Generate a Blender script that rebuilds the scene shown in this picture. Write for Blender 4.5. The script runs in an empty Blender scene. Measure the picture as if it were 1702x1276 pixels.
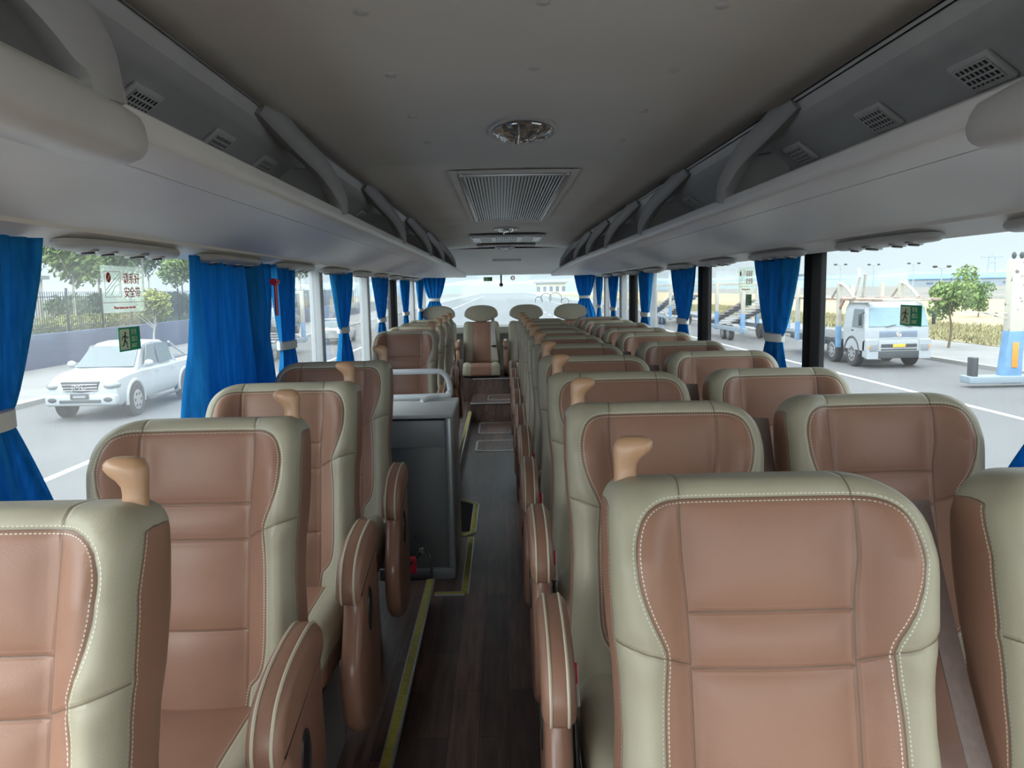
import bpy, bmesh, math, random
import numpy as np
from mathutils import Vector, Matrix
S = bpy.context.scene
C = S.collection
random.seed(7)
PI = math.pi

# ---------------------------------------------------------------- camera
F_PX = 1300.0
CAM = Vector((0, 0, 1.50))
def set_camera():
    b = Vector((832 - 851, 638 - 480, -F_PX)).normalized()          # bus axis (+Y) seen from the camera
    r = math.radians(1.1)
    a0 = Vector((math.cos(r), math.sin(r), 0))
    # the cross-bus direction lies in the plane of b and a0
    a = (a0 - b * a0.dot(b)).normalized()
    c = a.cross(b)
    R = Matrix((a, b, c)).transposed()                               # world -> camera
    cd = bpy.data.cameras.new('camera')
    cd.sensor_width = 36; cd.lens = F_PX / 1702 * 36
    cd.clip_start = 0.02; cd.clip_end = 3000
    cam = bpy.data.objects.new('camera', cd); C.objects.link(cam)
    cam.matrix_world = Matrix.Translation(CAM) @ R.transposed().to_4x4()
    S.camera = cam
set_camera()

# ---------------------------------------------------------------- sky, sun, exposure
S.view_settings.view_transform = 'Standard'; S.view_settings.look = 'None'
S.view_settings.gamma = 1.0; S.view_settings.use_curve_mapping = False
S.view_settings.exposure = 1.42
S.cycles.use_denoising = True
S.cycles.max_bounces = 10; S.cycles.diffuse_bounces = 6; S.cycles.transparent_max_bounces = 24
S.cycles.sample_clamp_indirect = 6.0
S.cycles.caustics_reflective = False; S.cycles.caustics_refractive = False
W = bpy.data.worlds.new('overcast_sky'); S.world = W; W.use_nodes = True
def build_world():
    nt = W.node_tree; N = nt.nodes; L = nt.links; N.clear()
    out = N.new('ShaderNodeOutputWorld'); bg = N.new('ShaderNodeBackground')
    tc = N.new('ShaderNodeTexCoord'); sep = N.new('ShaderNodeSeparateXYZ')
    L.new(tc.outputs['Generated'], sep.inputs[0])
    ramp = N.new('ShaderNodeValToRGB'); cr = ramp.color_ramp
    cr.elements[0].position = 0.0; cr.elements[0].color = (0.66, 0.72, 0.73, 1)
    cr.elements[1].position = 1.0; cr.elements[1].color = (3.3, 3.35, 3.4, 1)
    e = cr.elements.new(0.12); e.color = (0.60, 0.70, 0.75, 1)
    e = cr.elements.new(0.45); e.color = (1.9, 1.96, 2.0, 1)
    L.new(sep.outputs['Z'], ramp.inputs[0])
    # broad bright patch of haze round the hidden sun, high ahead of the coach (behind the camera)
    sd = Vector((-0.35, -0.75, 0.55)).normalized()
    dot = N.new('ShaderNodeVectorMath'); dot.operation = 'DOT_PRODUCT'; dot.inputs[1].default_value = sd
    L.new(tc.outputs['Generated'], dot.inputs[0])
    mx = N.new('ShaderNodeMath'); mx.operation = 'MAXIMUM'; mx.inputs[1].default_value = 0; L.new(dot.outputs['Value'], mx.inputs[0])
    pw = N.new('ShaderNodeMath'); pw.operation = 'POWER'; pw.inputs[1].default_value = 3.0; L.new(mx.outputs[0], pw.inputs[0])
    ml = N.new('ShaderNodeMath'); ml.operation = 'MULTIPLY'; ml.inputs[1].default_value = 2.8; L.new(pw.outputs[0], ml.inputs[0])
    add = N.new('ShaderNodeVectorMath'); add.operation = 'ADD'
    L.new(ramp.outputs[0], add.inputs[0])
    cmb = N.new('ShaderNodeCombineXYZ')
    for i in range(3): L.new(ml.outputs[0], cmb.inputs[i])
    L.new(cmb.outputs[0], add.inputs[1])
    L.new(add.outputs[0], bg.inputs['Color']); bg.inputs['Strength'].default_value = 1.0
    L.new(bg.outputs[0], out.inputs[0])
build_world()

# ---------------------------------------------------------------- materials
MATS = {}
def mat(name, col, rough=0.5, metal=0.0, spec=0.5, bump=None, noise=None, emit=None):
    """procedural material; bump=(scale, strength), noise=(scale, amount) varies the colour"""
    if name in MATS: return MATS[name]
    m = bpy.data.materials.new(name); m.use_nodes = True
    nt = m.node_tree; N = nt.nodes; L = nt.links
    p = N['Principled BSDF']
    p.inputs['Base Color'].default_value = (*col, 1)
    p.inputs['Roughness'].default_value = rough; p.inputs['Metallic'].default_value = metal
    p.inputs['Specular IOR Level'].default_value = spec
    tc = N.new('ShaderNodeTexCoord')
    nz = noise or (6.0, 0.06)
    n = N.new('ShaderNodeTexNoise'); n.inputs['Scale'].default_value = nz[0]; n.inputs['Detail'].default_value = 4
    L.new(tc.outputs['Object'], n.inputs['Vector'])
    r = N.new('ShaderNodeMapRange'); r.inputs['From Min'].default_value = 0.25; r.inputs['From Max'].default_value = 0.75
    r.inputs['To Min'].default_value = 1 - nz[1]; r.inputs['To Max'].default_value = 1 + nz[1]
    L.new(n.outputs['Fac'], r.inputs['Value'])
    v = N.new('ShaderNodeVectorMath'); v.operation = 'SCALE'; v.inputs[0].default_value = col
    L.new(r.outputs[0], v.inputs['Scale']); L.new(v.outputs[0], p.inputs['Base Color'])
    if bump:
        b = N.new('ShaderNodeTexNoise'); b.inputs['Scale'].default_value = bump[0]; b.inputs['Detail'].default_value = 3
        L.new(tc.outputs['Object'], b.inputs['Vector'])
        bp = N.new('ShaderNodeBump'); bp.inputs['Strength'].default_value = bump[1]; bp.inputs['Distance'].default_value = 0.002
        L.new(b.outputs['Fac'], bp.inputs['Height']); L.new(bp.outputs[0], p.inputs['Normal'])
    if emit:
        p.inputs['Emission Color'].default_value = (*col, 1); p.inputs['Emission Strength'].default_value = emit
    MATS[name] = m
    return m

def nmath(N, L, op, a, b=None, c=None):
    n = N.new('ShaderNodeMath'); n.operation = op
    for i, v in enumerate((a, b, c)):
        if v is None: continue
        if isinstance(v, (int, float)): n.inputs[i].default_value = v
        else: L.new(v, n.inputs[i])
    return n.outputs[0]

def leather_mat(name, cin, cout):
    """two-tone sewn leather: panels, seams and stitches come from attributes stored on the pad meshes"""
    m = bpy.data.materials.new(name); m.use_nodes = True
    nt = m.node_tree; N = nt.nodes; L = nt.links; p = N['Principled BSDF']
    def attr(n):
        a = N.new('ShaderNodeAttribute'); a.attribute_name = n; return a.outputs['Fac']
    br, ar = attr('panel'), attr('arc')
    ab = nmath(N, L, 'ABSOLUTE', br)
    st = nmath(N, L, 'SUBTRACT', ab, .0048)
    sa = attr('sa'); ins = nmath(N, L, 'LESS_THAN', sa, 0)          # between the wing seams?
    sb = nmath(N, L, 'ADD', nmath(N, L, 'ABSOLUTE', attr('sb')), nmath(N, L, 'SUBTRACT', 1, ins))
    sc_ = nmath(N, L, 'ADD', nmath(N, L, 'ABSOLUTE', attr('sc')), ins)
    se = nmath(N, L, 'MINIMUM', nmath(N, L, 'MINIMUM', ab, nmath(N, L, 'ABSOLUTE', sa)), nmath(N, L, 'MINIMUM', sb, sc_))
    tc = N.new('ShaderNodeTexCoord')
    nz = N.new('ShaderNodeTexNoise'); nz.inputs['Scale'].default_value = 5; nz.inputs['Detail'].default_value = 5
    L.new(tc.outputs['Object'], nz.inputs['Vector'])
    vary = N.new('ShaderNodeMapRange'); vary.inputs['From Min'].default_value = .3; vary.inputs['From Max'].default_value = .7
    vary.inputs['To Min'].default_value = .93; vary.inputs['To Max'].default_value = 1.07
    L.new(nz.outputs['Fac'], vary.inputs['Value'])
    mask = N.new('ShaderNodeMapRange'); mask.inputs['From Min'].default_value = -.0005; mask.inputs['From Max'].default_value = .0005
    L.new(br, mask.inputs['Value'])
    mix = N.new('ShaderNodeMix'); mix.data_type = 'RGBA'
    mix.inputs[6].default_value = (*cout, 1); mix.inputs[7].default_value = (*cin, 1)
    L.new(mask.outputs[0], mix.inputs[0])
    sc = N.new('ShaderNodeVectorMath'); sc.operation = 'SCALE'
    L.new(mix.outputs[2], sc.inputs[0]); L.new(vary.outputs[0], sc.inputs['Scale'])
    # seam: dark thread and crease shade painted into the groove
    sm = N.new('ShaderNodeMapRange'); sm.inputs['From Min'].default_value = .0007; sm.inputs['From Max'].default_value = .0017
    sm.inputs['To Min'].default_value = 1; sm.inputs['To Max'].default_value = 0
    L.new(se, sm.inputs['Value'])
    mix2 = N.new('ShaderNodeMix'); mix2.data_type = 'RGBA'; mix2.inputs[7].default_value = (.11, .075, .05, 1)
    L.new(nmath(N, L, 'MULTIPLY', sm.outputs[0], .8), mix2.inputs[0]); L.new(sc.outputs[0], mix2.inputs[6])
    # stitches
    d = nmath(N, L, 'LESS_THAN', nmath(N, L, 'ABSOLUTE', st), .0008)
    fr = nmath(N, L, 'LESS_THAN', nmath(N, L, 'FRACT', nmath(N, L, 'DIVIDE', ar, .0062)), .62)
    sm3 = nmath(N, L, 'MULTIPLY', d, fr)
    mix3 = N.new('ShaderNodeMix'); mix3.data_type = 'RGBA'; mix3.inputs[7].default_value = (.62, .60, .50, 1)
    L.new(sm3, mix3.inputs[0]); L.new(mix2.outputs[2], mix3.inputs[6])
    L.new(mix3.outputs[2], p.inputs['Base Color'])
    p.inputs['Roughness'].default_value = .43; p.inputs['Specular IOR Level'].default_value = .38
    # grain + seam groove relief
    v = N.new('ShaderNodeTexVoronoi'); v.inputs['Scale'].default_value = 480
    L.new(tc.outputs['Object'], v.inputs['Vector'])
    b1 = N.new('ShaderNodeBump'); b1.inputs['Strength'].default_value = .22; b1.inputs['Distance'].default_value = .0008
    L.new(v.outputs['Distance'], b1.inputs['Height'])
    gr = N.new('ShaderNodeMapRange'); gr.interpolation_type = 'SMOOTHSTEP'
    gr.inputs['From Max'].default_value = .006
    L.new(se, gr.inputs['Value'])
    h = nmath(N, L, 'ADD', gr.outputs[0], nmath(N, L, 'MULTIPLY', sm3, .35))
    b2 = N.new('ShaderNodeBump'); b2.inputs['Strength'].default_value = .9; b2.inputs['Distance'].default_value = .002
    L.new(h, b2.inputs['Height']); L.new(b1.outputs[0], b2.inputs['Normal'])
    L.new(b2.outputs[0], p.inputs['Normal'])
    return m
BROWN = (.28, .153, .105); CREAM = (.355, .33, .245)
M_SEAT = leather_mat('sewn_two_tone_leather', BROWN, CREAM)
M_BROWN = mat('brown_leather', BROWN, .42, bump=(260, .3))
M_TAN = mat('tan_plastic', (.44, .26, .15), .33, noise=(9, .05))
M_BODY = mat('armrest_plastic', (.27, .145, .10), .28, noise=(8, .06))
M_CREAM = mat('cream_leather', CREAM, .5, bump=(260, .3))
M_PIPE = mat('cream_piping', (.55, .50, .38), .5)
M_RACK = mat('rack_plastic', (.76, .75, .73), .42, bump=(300, .12), noise=(3, .03))
M_RACKLIP = mat('rack_lip_plastic', (.76, .76, .75), .38, noise=(3, .03))
M_RACKD = mat('rack_dark_plastic', (.36, .36, .36), .5, bump=(300, .15))
M_RAIL = mat('rail_plastic', (.55, .55, .54), .45)
M_POD = mat('pod_plastic', (.46, .46, .45), .4)
M_BACKP = mat('rack_fabric', (.46, .46, .46), .75, bump=(500, .3))
M_CEIL = mat('ceiling_fabric', (.72, .70, .65), .7, bump=(600, .15), noise=(2, .05))
M_CHROME = mat('chrome', (.75, .75, .75), .12, metal=1)
M_STEEL = mat('brushed_steel', (.52, .53, .55), .35, metal=.8)
M_GREYMETAL = mat('pedestal_grey', (.33, .36, .38), .4, metal=.2)
M_WALL = mat('wall_plastic', (.42, .43, .43), .5)
M_PILLAR = mat('pillar_grey', (.46, .49, .50), .45)
M_BLACK = mat('black_rubber', (.0035, .0035, .004), .6, spec=.12)
M_BLACKP = mat('black_plastic', (.02, .02, .02), .35)
M_CAB = mat('cabinet_grey', (.145, .16, .16), .33, noise=(2, .08))
M_CABTOP = mat('cabinet_top', (.60, .62, .60), .4)
M_TUBE = mat('white_tube', (.66, .70, .72), .3)
M_RED = mat('red_button', (.65, .02, .06), .3)
M_BELT = mat('belt_webbing', (.13, .095, .085), .6, noise=(80, .15))
M_BELTG = mat('belt_grey', (.42, .41, .38), .6)
M_TIE = mat('tie_band', (.62, .64, .62), .5)
M_WHITE = mat('white_paint', (.75, .76, .76), .4)

def cloth_mat():
    m = bpy.data.materials.new('blue_curtain_cloth'); m.use_nodes = True
    nt = m.node_tree; N = nt.nodes; L = nt.links; N.clear()
    out = N.new('ShaderNodeOutputMaterial')
    tc = N.new('ShaderNodeTexCoord'); w = N.new('ShaderNodeTexNoise'); w.inputs['Scale'].default_value = 60; w.inputs['Detail'].default_value = 2
    mp = N.new('ShaderNodeMapping'); mp.inputs['Scale'].default_value = (1, 1, .06)
    L.new(tc.outputs['Object'], mp.inputs[0]); L.new(mp.outputs[0], w.inputs['Vector'])
    rp = N.new('ShaderNodeValToRGB'); rp.color_ramp.elements[0].color = (.022, .24, .54, 1); rp.color_ramp.elements[1].color = (.035, .32, .66, 1)
    rp.color_ramp.elements[0].position = .35; rp.color_ramp.elements[1].position = .65
    L.new(w.outputs['Fac'], rp.inputs[0])
    d = N.new('ShaderNodeBsdfDiffuse'); t = N.new('ShaderNodeBsdfTranslucent'); g = N.new('ShaderNodeBsdfSheen')
    L.new(rp.outputs[0], d.inputs[0]); L.new(rp.outputs[0], t.inputs[0])
    mx = N.new('ShaderNodeMixShader'); mx.inputs[0].default_value = .5
    L.new(d.outputs[0], mx.inputs[1]); L.new(t.outputs[0], mx.inputs[2])
    L.new(mx.outputs[0], out.inputs[0])
    return m
M_CLOTH = cloth_mat()

def glass_mat(name, tint, haze, refl=.6):
    """window pane: see-through, weak mirror, and a film of dust that scatters daylight"""
    m = bpy.data.materials.new(name); m.use_nodes = True
    nt = m.node_tree; N = nt.nodes; L = nt.links; N.clear()
    out = N.new('ShaderNodeOutputMaterial')
    t = N.new('ShaderNodeBsdfTransparent'); t.inputs[0].default_value = (*tint, 1)
    d = N.new('ShaderNodeBsdfTranslucent'); d.inputs[0].default_value = (.85, .9, .92, 1)
    tc = N.new('ShaderNodeTexCoord'); n = N.new('ShaderNodeTexNoise'); n.inputs['Scale'].default_value = 3; n.inputs['Detail'].default_value = 6
    mp = N.new('ShaderNodeMapping'); mp.inputs['Scale'].default_value = (1, 1.5, .35)
    L.new(tc.outputs['Object'], mp.inputs[0]); L.new(mp.outputs[0], n.inputs['Vector'])
    r = N.new('ShaderNodeMapRange'); r.inputs['From Min'].default_value = .3; r.inputs['From Max'].default_value = .75
    r.inputs['To Min'].default_value = haze * .7; r.inputs['To Max'].default_value = haze * 1.5
    L.new(n.outputs['Fac'], r.inputs['Value'])
    m1 = N.new('ShaderNodeMixShader'); L.new(r.outputs[0], m1.inputs[0])
    L.new(t.outputs[0], m1.inputs[1]); L.new(d.outputs[0], m1.inputs[2])
    g = N.new('ShaderNodeBsdfGlossy'); g.inputs['Roughness'].default_value = .02
    lw = N.new('ShaderNodeLayerWeight'); lw.inputs['Blend'].default_value = .5
    fm = nmath(N, L, 'MULTIPLY', nmath(N, L, 'MULTIPLY_ADD', nmath(N, L, 'POWER', lw.outputs['Facing'], 5), .9, .035), refl)
    m2 = N.new('ShaderNodeMixShader'); L.new(fm, m2.inputs[0]); L.new(m1.outputs[0], m2.inputs[1]); L.new(g.outputs[0], m2.inputs[2])
    L.new(m2.outputs[0], out.inputs[0])
    return m
M_GLASS = glass_mat('dusty_window_glass', (.70, .73, .74), .035)
M_GLASS_R = glass_mat('clear_window_glass', (.70, .73, .74), .012)
M_GLASS_FRONT = glass_mat('clear_windscreen_glass', (.96, .98, .98), .01)
M_GLASS_REAR = glass_mat('rear_window_glass', (.64, .69, .71), .07)

def floor_mat():
    m = bpy.data.materials.new('dark_wood_vinyl'); m.use_nodes = True
    nt = m.node_tree; N = nt.nodes; L = nt.links; p = N['Principled BSDF']
    tc = N.new('ShaderNodeTexCoord'); mp = N.new('ShaderNodeMapping'); mp.inputs['Rotation'].default_value = (0, 0, PI / 2)
    L.new(tc.outputs['Object'], mp.inputs[0])
    b = N.new('ShaderNodeTexBrick'); b.inputs['Scale'].default_value = 1
    b.inputs['Brick Width'].default_value = .62; b.inputs['Row Height'].default_value = .104; b.inputs['Mortar Size'].default_value = .0012
    b.inputs['Color1'].default_value = (.15, .088, .070, 1); b.inputs['Color2'].default_value = (.062, .040, .034, 1); b.inputs['Mortar'].default_value = (.012, .009, .009, 1)
    L.new(mp.outputs[0], b.inputs['Vector'])
    g = N.new('ShaderNodeTexNoise'); g.inputs['Scale'].default_value = 14; g.inputs['Detail'].default_value = 8
    mp2 = N.new('ShaderNodeMapping'); mp2.inputs['Scale'].default_value = (3, .25, 1); L.new(tc.outputs['Object'], mp2.inputs[0]); L.new(mp2.outputs[0], g.inputs['Vector'])
    r = N.new('ShaderNodeMapRange'); r.inputs['From Min'].default_value = .3; r.inputs['From Max'].default_value = .7; r.inputs['To Min'].default_value = .6; r.inputs['To Max'].default_value = 1.5
    L.new(g.outputs['Fac'], r.inputs['Value'])
    v = N.new('ShaderNodeVectorMath'); v.operation = 'SCALE'; L.new(b.outputs['Color'], v.inputs[0]); L.new(r.outputs[0], v.inputs['Scale'])
    # trodden dust along the middle of the aisle
    dn = N.new('ShaderNodeTexNoise'); dn.inputs['Scale'].default_value = 1.1; dn.inputs['Detail'].default_value = 7; L.new(tc.outputs['Object'], dn.inputs['Vector'])
    dr = N.new('ShaderNodeMapRange'); dr.inputs['From Min'].default_value = .45; dr.inputs['From Max'].default_value = .75; dr.inputs['To Max'].default_value = .3
    L.new(dn.outputs['Fac'], dr.inputs['Value'])
    mx = N.new('ShaderNodeMix'); mx.data_type = 'RGBA'; mx.inputs[7].default_value = (.21, .18, .16, 1); L.new(dr.outputs[0], mx.inputs[0]); L.new(v.outputs[0], mx.inputs[6])
    L.new(mx.outputs[2], p.inputs['Base Color'])
    p.inputs['Roughness'].default_value = .36; p.inputs['Specular IOR Level'].default_value = .45
    bp = N.new('ShaderNodeBump'); bp.inputs['Strength'].default_value = .25; bp.inputs['Distance'].default_value = .002
    L.new(g.outputs['Fac'], bp.inputs['Height']); L.new(bp.outputs[0], p.inputs['Normal'])
    return m
M_FLOOR = floor_mat()
M_YELLOW = mat('yellow_grip_strip', (.42, .38, .07), .6, bump=(900, .6), noise=(60, .25))

# ---------------------------------------------------------------- mesh helpers
class MB:
    """collects shapes; build() links them as one mesh object"""
    def __init__(s): s.bm = bmesh.new(); s.mi = 0
    def box(s, x0, x1, y0, y1, z0, z1, bev=0.0, M=None):
        g = bmesh.ops.create_cube(s.bm, size=1)['verts']
        for v in g:
            v.co = Vector(((v.co.x + .5) * (x1 - x0) + x0, (v.co.y + .5) * (y1 - y0) + y0, (v.co.z + .5) * (z1 - z0) + z0))
        fs = {f for v in g for f in v.link_faces}
        if bev > 0:
            es = list({e for v in g for e in v.link_edges})
            r = bmesh.ops.bevel(s.bm, geom=es, offset=bev, segments=3, profile=.5, affect='EDGES', clamp_overlap=True)
            fs = set(r['faces']) | {f for f in fs if f.is_valid}
            for f in r['faces']: f.smooth = True
        vs = {v for f in fs for v in f.verts}
        if M is not None:
            for v in vs: v.co = M @ v.co
        for f in fs: f.material_index = s.mi
        return s
    def loft(s, rings, closed=True, cap=True, smooth=True):
        R = [[s.bm.verts.new(Vector(p)) for p in ring] for ring in rings]
        for a, b in zip(R, R[1:]):
            n = len(a)
            for i in range(n if closed else n - 1):
                j = (i + 1) % n
                try:
                    f = s.bm.faces.new((a[i], a[j], b[j], b[i])); f.smooth = smooth; f.material_index = s.mi
                except ValueError: pass
        if cap and closed:
            for r, rev in ((R[0], True), (R[-1], False)):
                try:
                    f = s.bm.faces.new(list(reversed(r)) if rev else r); f.material_index = s.mi
                except ValueError: pass
        return s
    def tube(s, pts, r, n=10, cap=True):
        pts = [Vector(p) for p in pts]; rings = []
        up = Vector((0, 0, 1)); prev = None
        for i, p in enumerate(pts):
            t = (pts[min(i + 1, len(pts) - 1)] - pts[max(i - 1, 0)]).normalized()
            if prev is None:
                a = up if abs(t.dot(up)) < .95 else Vector((1, 0, 0))
                u = t.cross(a).normalized()
            else:
                u = (prev - t * prev.dot(t)).normalized()
            prev = u; w = t.cross(u)
            rr = r[i] if isinstance(r, (list, tuple)) else r
            rings.append([p + (u * math.cos(2 * PI * k / n) + w * math.sin(2 * PI * k / n)) * rr for k in range(n)])
        return s.loft(rings, cap=cap)
    def prism(s, poly, lo, hi, axis='x', bev=0.0):
        """polygon in the other two axes, extruded along axis"""
        def P(a, b, h): return {'x': (h, a, b), 'y': (a, h, b), 'z': (a, b, h)}[axis]
        n0 = len(s.bm.verts)
        A = [s.bm.verts.new(P(a, b, lo)) for a, b in poly]; B = [s.bm.verts.new(P(a, b, hi)) for a, b in poly]
        n = len(A); fs = []
        fs.append(s.bm.faces.new(list(reversed(A)))); fs.append(s.bm.faces.new(B))
        for i in range(n):
            f = s.bm.faces.new((A[i], A[(i + 1) % n], B[(i + 1) % n], B[i])); fs.append(f)
        for f in fs: f.material_index = s.mi
        if bev > 0:
            es = list({e for f in fs[:2] for e in f.edges})
            r = bmesh.ops.bevel(s.bm, geom=es, offset=bev, segments=3, profile=.5, affect='EDGES', clamp_overlap=True)
            for f in r['faces']: f.smooth = True; f.material_index = s.mi
        return s
    def ellipsoid(s, c, r, seg=20, rings=12, M=None):
        g = bmesh.ops.create_uvsphere(s.bm, u_segments=seg, v_segments=rings, radius=1)['verts']
        for v in g:
            v.co = Vector((v.co.x * r[0], v.co.y * r[1], v.co.z * r[2]))
            if M is not None: v.co = M @ v.co
            v.co += Vector(c)
            for f in v.link_faces: f.smooth = True; f.material_index = s.mi
        return s
    def disc(s, c, r, axis, h, n=28, rim=0.0):
        """cylinder centred on c, height h along axis"""
        ax = {'x': Vector((1, 0, 0)), 'y': Vector((0, 1, 0)), 'z': Vector((0, 0, 1))}[axis]
        u = ax.orthogonal().normalized(); w = ax.cross(u); c = Vector(c)
        prof = [(r - rim, -h / 2), (r, -h / 2 + rim), (r, h / 2 - rim), (r - rim, h / 2)] if rim else [(r, -h / 2), (r, h / 2)]
        rings = [[c + ax * hh + (u * math.cos(2 * PI * k / n) + w * math.sin(2 * PI * k / n)) * rr for k in range(n)] for rr, hh in prof]
        return s.loft(rings, smooth=bool(rim) or True)
    def quad(s, a, b, c, d):
        f = s.bm.faces.new([s.bm.verts.new(Vector(p)) for p in (a, b, c, d)]); f.material_index = s.mi
        return s
    def mesh(s, name):
        bmesh.ops.recalc_face_normals(s.bm, faces=s.bm.faces)
        me = bpy.data.meshes.new(name); s.bm.to_mesh(me); s.bm.free()
        return me
    def build(s, name, m, parent=None, sharp=35, **kw):
        me = s.mesh(name)
        for mm in (m if isinstance(m, (list, tuple)) else [m]): me.materials.append(mm)
        if sharp:
            try: me.set_sharp_from_angle(angle=math.radians(sharp))
            except Exception: pass
        return link(name, me, parent, **kw)

def link(name, me, parent=None, **kw):
    o = bpy.data.objects.new(name, me); C.objects.link(o)
    if parent is not None: o.parent = parent
    for k, v in kw.items(): o[k] = v
    return o
def empty(name, loc=(0, 0, 0), rz=0.0):
    o = bpy.data.objects.new(name, None); C.objects.link(o); o.location = loc; o.rotation_euler = (0, 0, rz)
    o.empty_display_size = .1
    return o
def tag(o, label=None, cat=None, group=None, kind=None):
    for k, v in (('label', label), ('category', cat), ('group', group), ('kind', kind)):
        if v: o[k] = v
    return o
def copy_tree(o, parent=None):
    c = o.copy(); C.objects.link(c); c.parent = parent
    for ch in o.children: copy_tree(ch, c)
    return c
def curve_pts(ctrl, n=8):
    """Catmull-Rom through control points"""
    P = [Vector(p) for p in ctrl]; out = []
    for i in range(len(P) - 1):
        p0 = P[max(i - 1, 0)]; p1 = P[i]; p2 = P[i + 1]; p3 = P[min(i + 2, len(P) - 1)]
        for k in range(n):
            t = k / n
            out.append(.5 * ((2 * p1) + (p2 - p0) * t + (2 * p0 - 5 * p1 + 4 * p2 - p3) * t * t + (3 * p1 - p0 - 3 * p2 + p3) * t ** 3))
    out.append(P[-1]); return out
# ---------------------------------------------------------------- bus shell
# cross-section numbers: camera height is 1.50 above the aisle, coach centre line x = 0.11
XC = .11; XL, XR = -1.10, 1.34
Y0, Y1 = -2.2, 10.75                                                 # windscreen and rear wall
ZS = .80                                                             # window sill
ZT = 1.64                                                            # window top
def structure(mb, name, m, **kw): return tag(mb.build(name, m, **kw), kind='structure')

structure(MB().box(-.37, .15, Y0, 8.81, -.06, 0), 'floor', M_FLOOR)
structure(MB().box(XL - .05, -.37, Y0, 3.62, -.06, .12), 'floor_left_platform', M_FLOOR)
structure(MB().box(XL - .05, -.37, 6.05, 9.65, -.06, .12), 'floor_left_rear_platform', M_FLOOR)
structure(MB().box(XL - .05, -.37, 3.62, 6.05, -.06, 0), 'floor_beside_cabinet', M_FLOOR)
structure(MB().box(.15, XR + .05, Y0, 9.65, -.06, .12), 'floor_right_platform', M_FLOOR)
structure(MB().box(-.37, .15, 8.81, 9.65, -.06, .21), 'floor_step', M_FLOOR)
structure(MB().box(XL - .05, XR + .05, 9.65, Y1, -.06, .395), 'floor_rear_platform', M_FLOOR)
# metal noses on the steps
structure(MB().box(-.37, .15, 8.795, 8.83, .205, .216, .002), 'trim_1', M_STEEL)
structure(MB().box(-.37, .15, 9.635, 9.67, .39, .401, .002), 'trim_2', M_STEEL)

def strip(pts, name, z):
    """yellow grip strip with a pale metal edge along a floor polyline"""
    mb = MB()
    for (x0, y0), (x1, y1) in zip(pts, pts[1:]):
        d = Vector((x1 - x0, y1 - y0, 0)); L = d.length; d.normalize(); n = Vector((-d.y, d.x, 0))
        M = Matrix.Translation((x0, y0, z)) @ Matrix((( d.x, n.x, 0, 0), (d.y, n.y, 0, 0), (0, 0, 1, 0), (0, 0, 0, 1)))
        mb.mi = 0; mb.box(-.0, L, -.014, .014, 0, .006, .001, M=M)
        mb.mi = 1; mb.box(-.0, L, -.021, -.014, -.012, .005, 0, M=M); mb.box(-.0, L, .014, .018, 0, .005, 0, M=M)
    return tag(mb.build(name, [M_YELLOW, M_STEEL]), kind='structure')
strip([(-.365, Y0 + .3), (-.365, 3.62)], 'trim_3', .12)
strip([(-.36, 3.74), (-.21, 3.74), (-.21, 4.62)], 'trim_4', .0)
strip([(-.26, 4.66), (-.205, 4.72), (-.20, 5.36), (-.33, 5.5)], 'trim_5', .0)
strip([(-.375, 6.05), (-.375, 8.8)], 'trim_6', .12)
strip([(.15, 4.9), (.15, 8.8)], 'trim_7', .12)
structure(MB().box(-.315, -.225, 4.75, 5.42, .0, .004), 'floor_opening_shade', M_BLACK)  # flat black sheet stands in for the shade of a floor opening

# walls below the windows, pillars, header strips
def wall_side(x, sgn, name, pill):
    mb = MB()
    mb.box(x, x + sgn * .06, Y0, Y1, -.06, ZS) if sgn > 0 else mb.box(x - .06, x, Y0, Y1, -.06, ZS)
    a, b = sorted((x - sgn * .015, x + sgn * .06))
    mb.box(a, b, Y0, Y1, ZS - .03, ZS + .012, .005)
    a, b = sorted((x - sgn * .0, x + sgn * .06)); mb.box(a, b, Y0, Y1, ZT, 2.12)
    structure(mb, name, M_WALL)
    for i, (ya, yb, m) in enumerate(pill):
        a, b = sorted((x - sgn * .02, x + sgn * .05))
        structure(MB().box(a, b, ya, yb, ZS - .02, ZT + .02, .008), 'trim_%d' % (8 + i + (20 if sgn > 0 else 0)), m)
PL = [(1.30, 1.40, M_PILLAR), (3.30, 3.42, M_PILLAR), (4.74, 4.82, M_PILLAR), (6.42, 6.52, M_PILLAR), (8.02, 8.22, M_BLACK), (9.78, 9.9, M_PILLAR)]
PR = [(1.28, 1.36, M_PILLAR), (3.34, 3.42, M_BLACK), (5.16, 5.26, M_BLACK), (6.98, 7.08, M_PILLAR), (7.95, 8.1, M_BLACK), (8.6, 8.75, M_PILLAR), (9.95, 10.05, M_PILLAR)]
wall_side(XL, -1, 'wall_left', PL); wall_side(XR, 1, 'wall_right', PR)
def panes(x, sgn, pill, k0, m):
    ys = [Y0] + [v for p in pill for v in p[:2]] + [Y1]
    for i in range(0, len(ys), 2):
        a, b = sorted((x + sgn * .02, x + sgn * .026))
        structure(MB().box(a, b, ys[i], ys[i + 1], ZS, ZT), 'window_%d' % (k0 + i // 2), M_GLASS_FRONT if i == 0 else m)
panes(XL, -1, PL, 1, M_GLASS); panes(XR, 1, PR, 11, M_GLASS_R)
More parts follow.
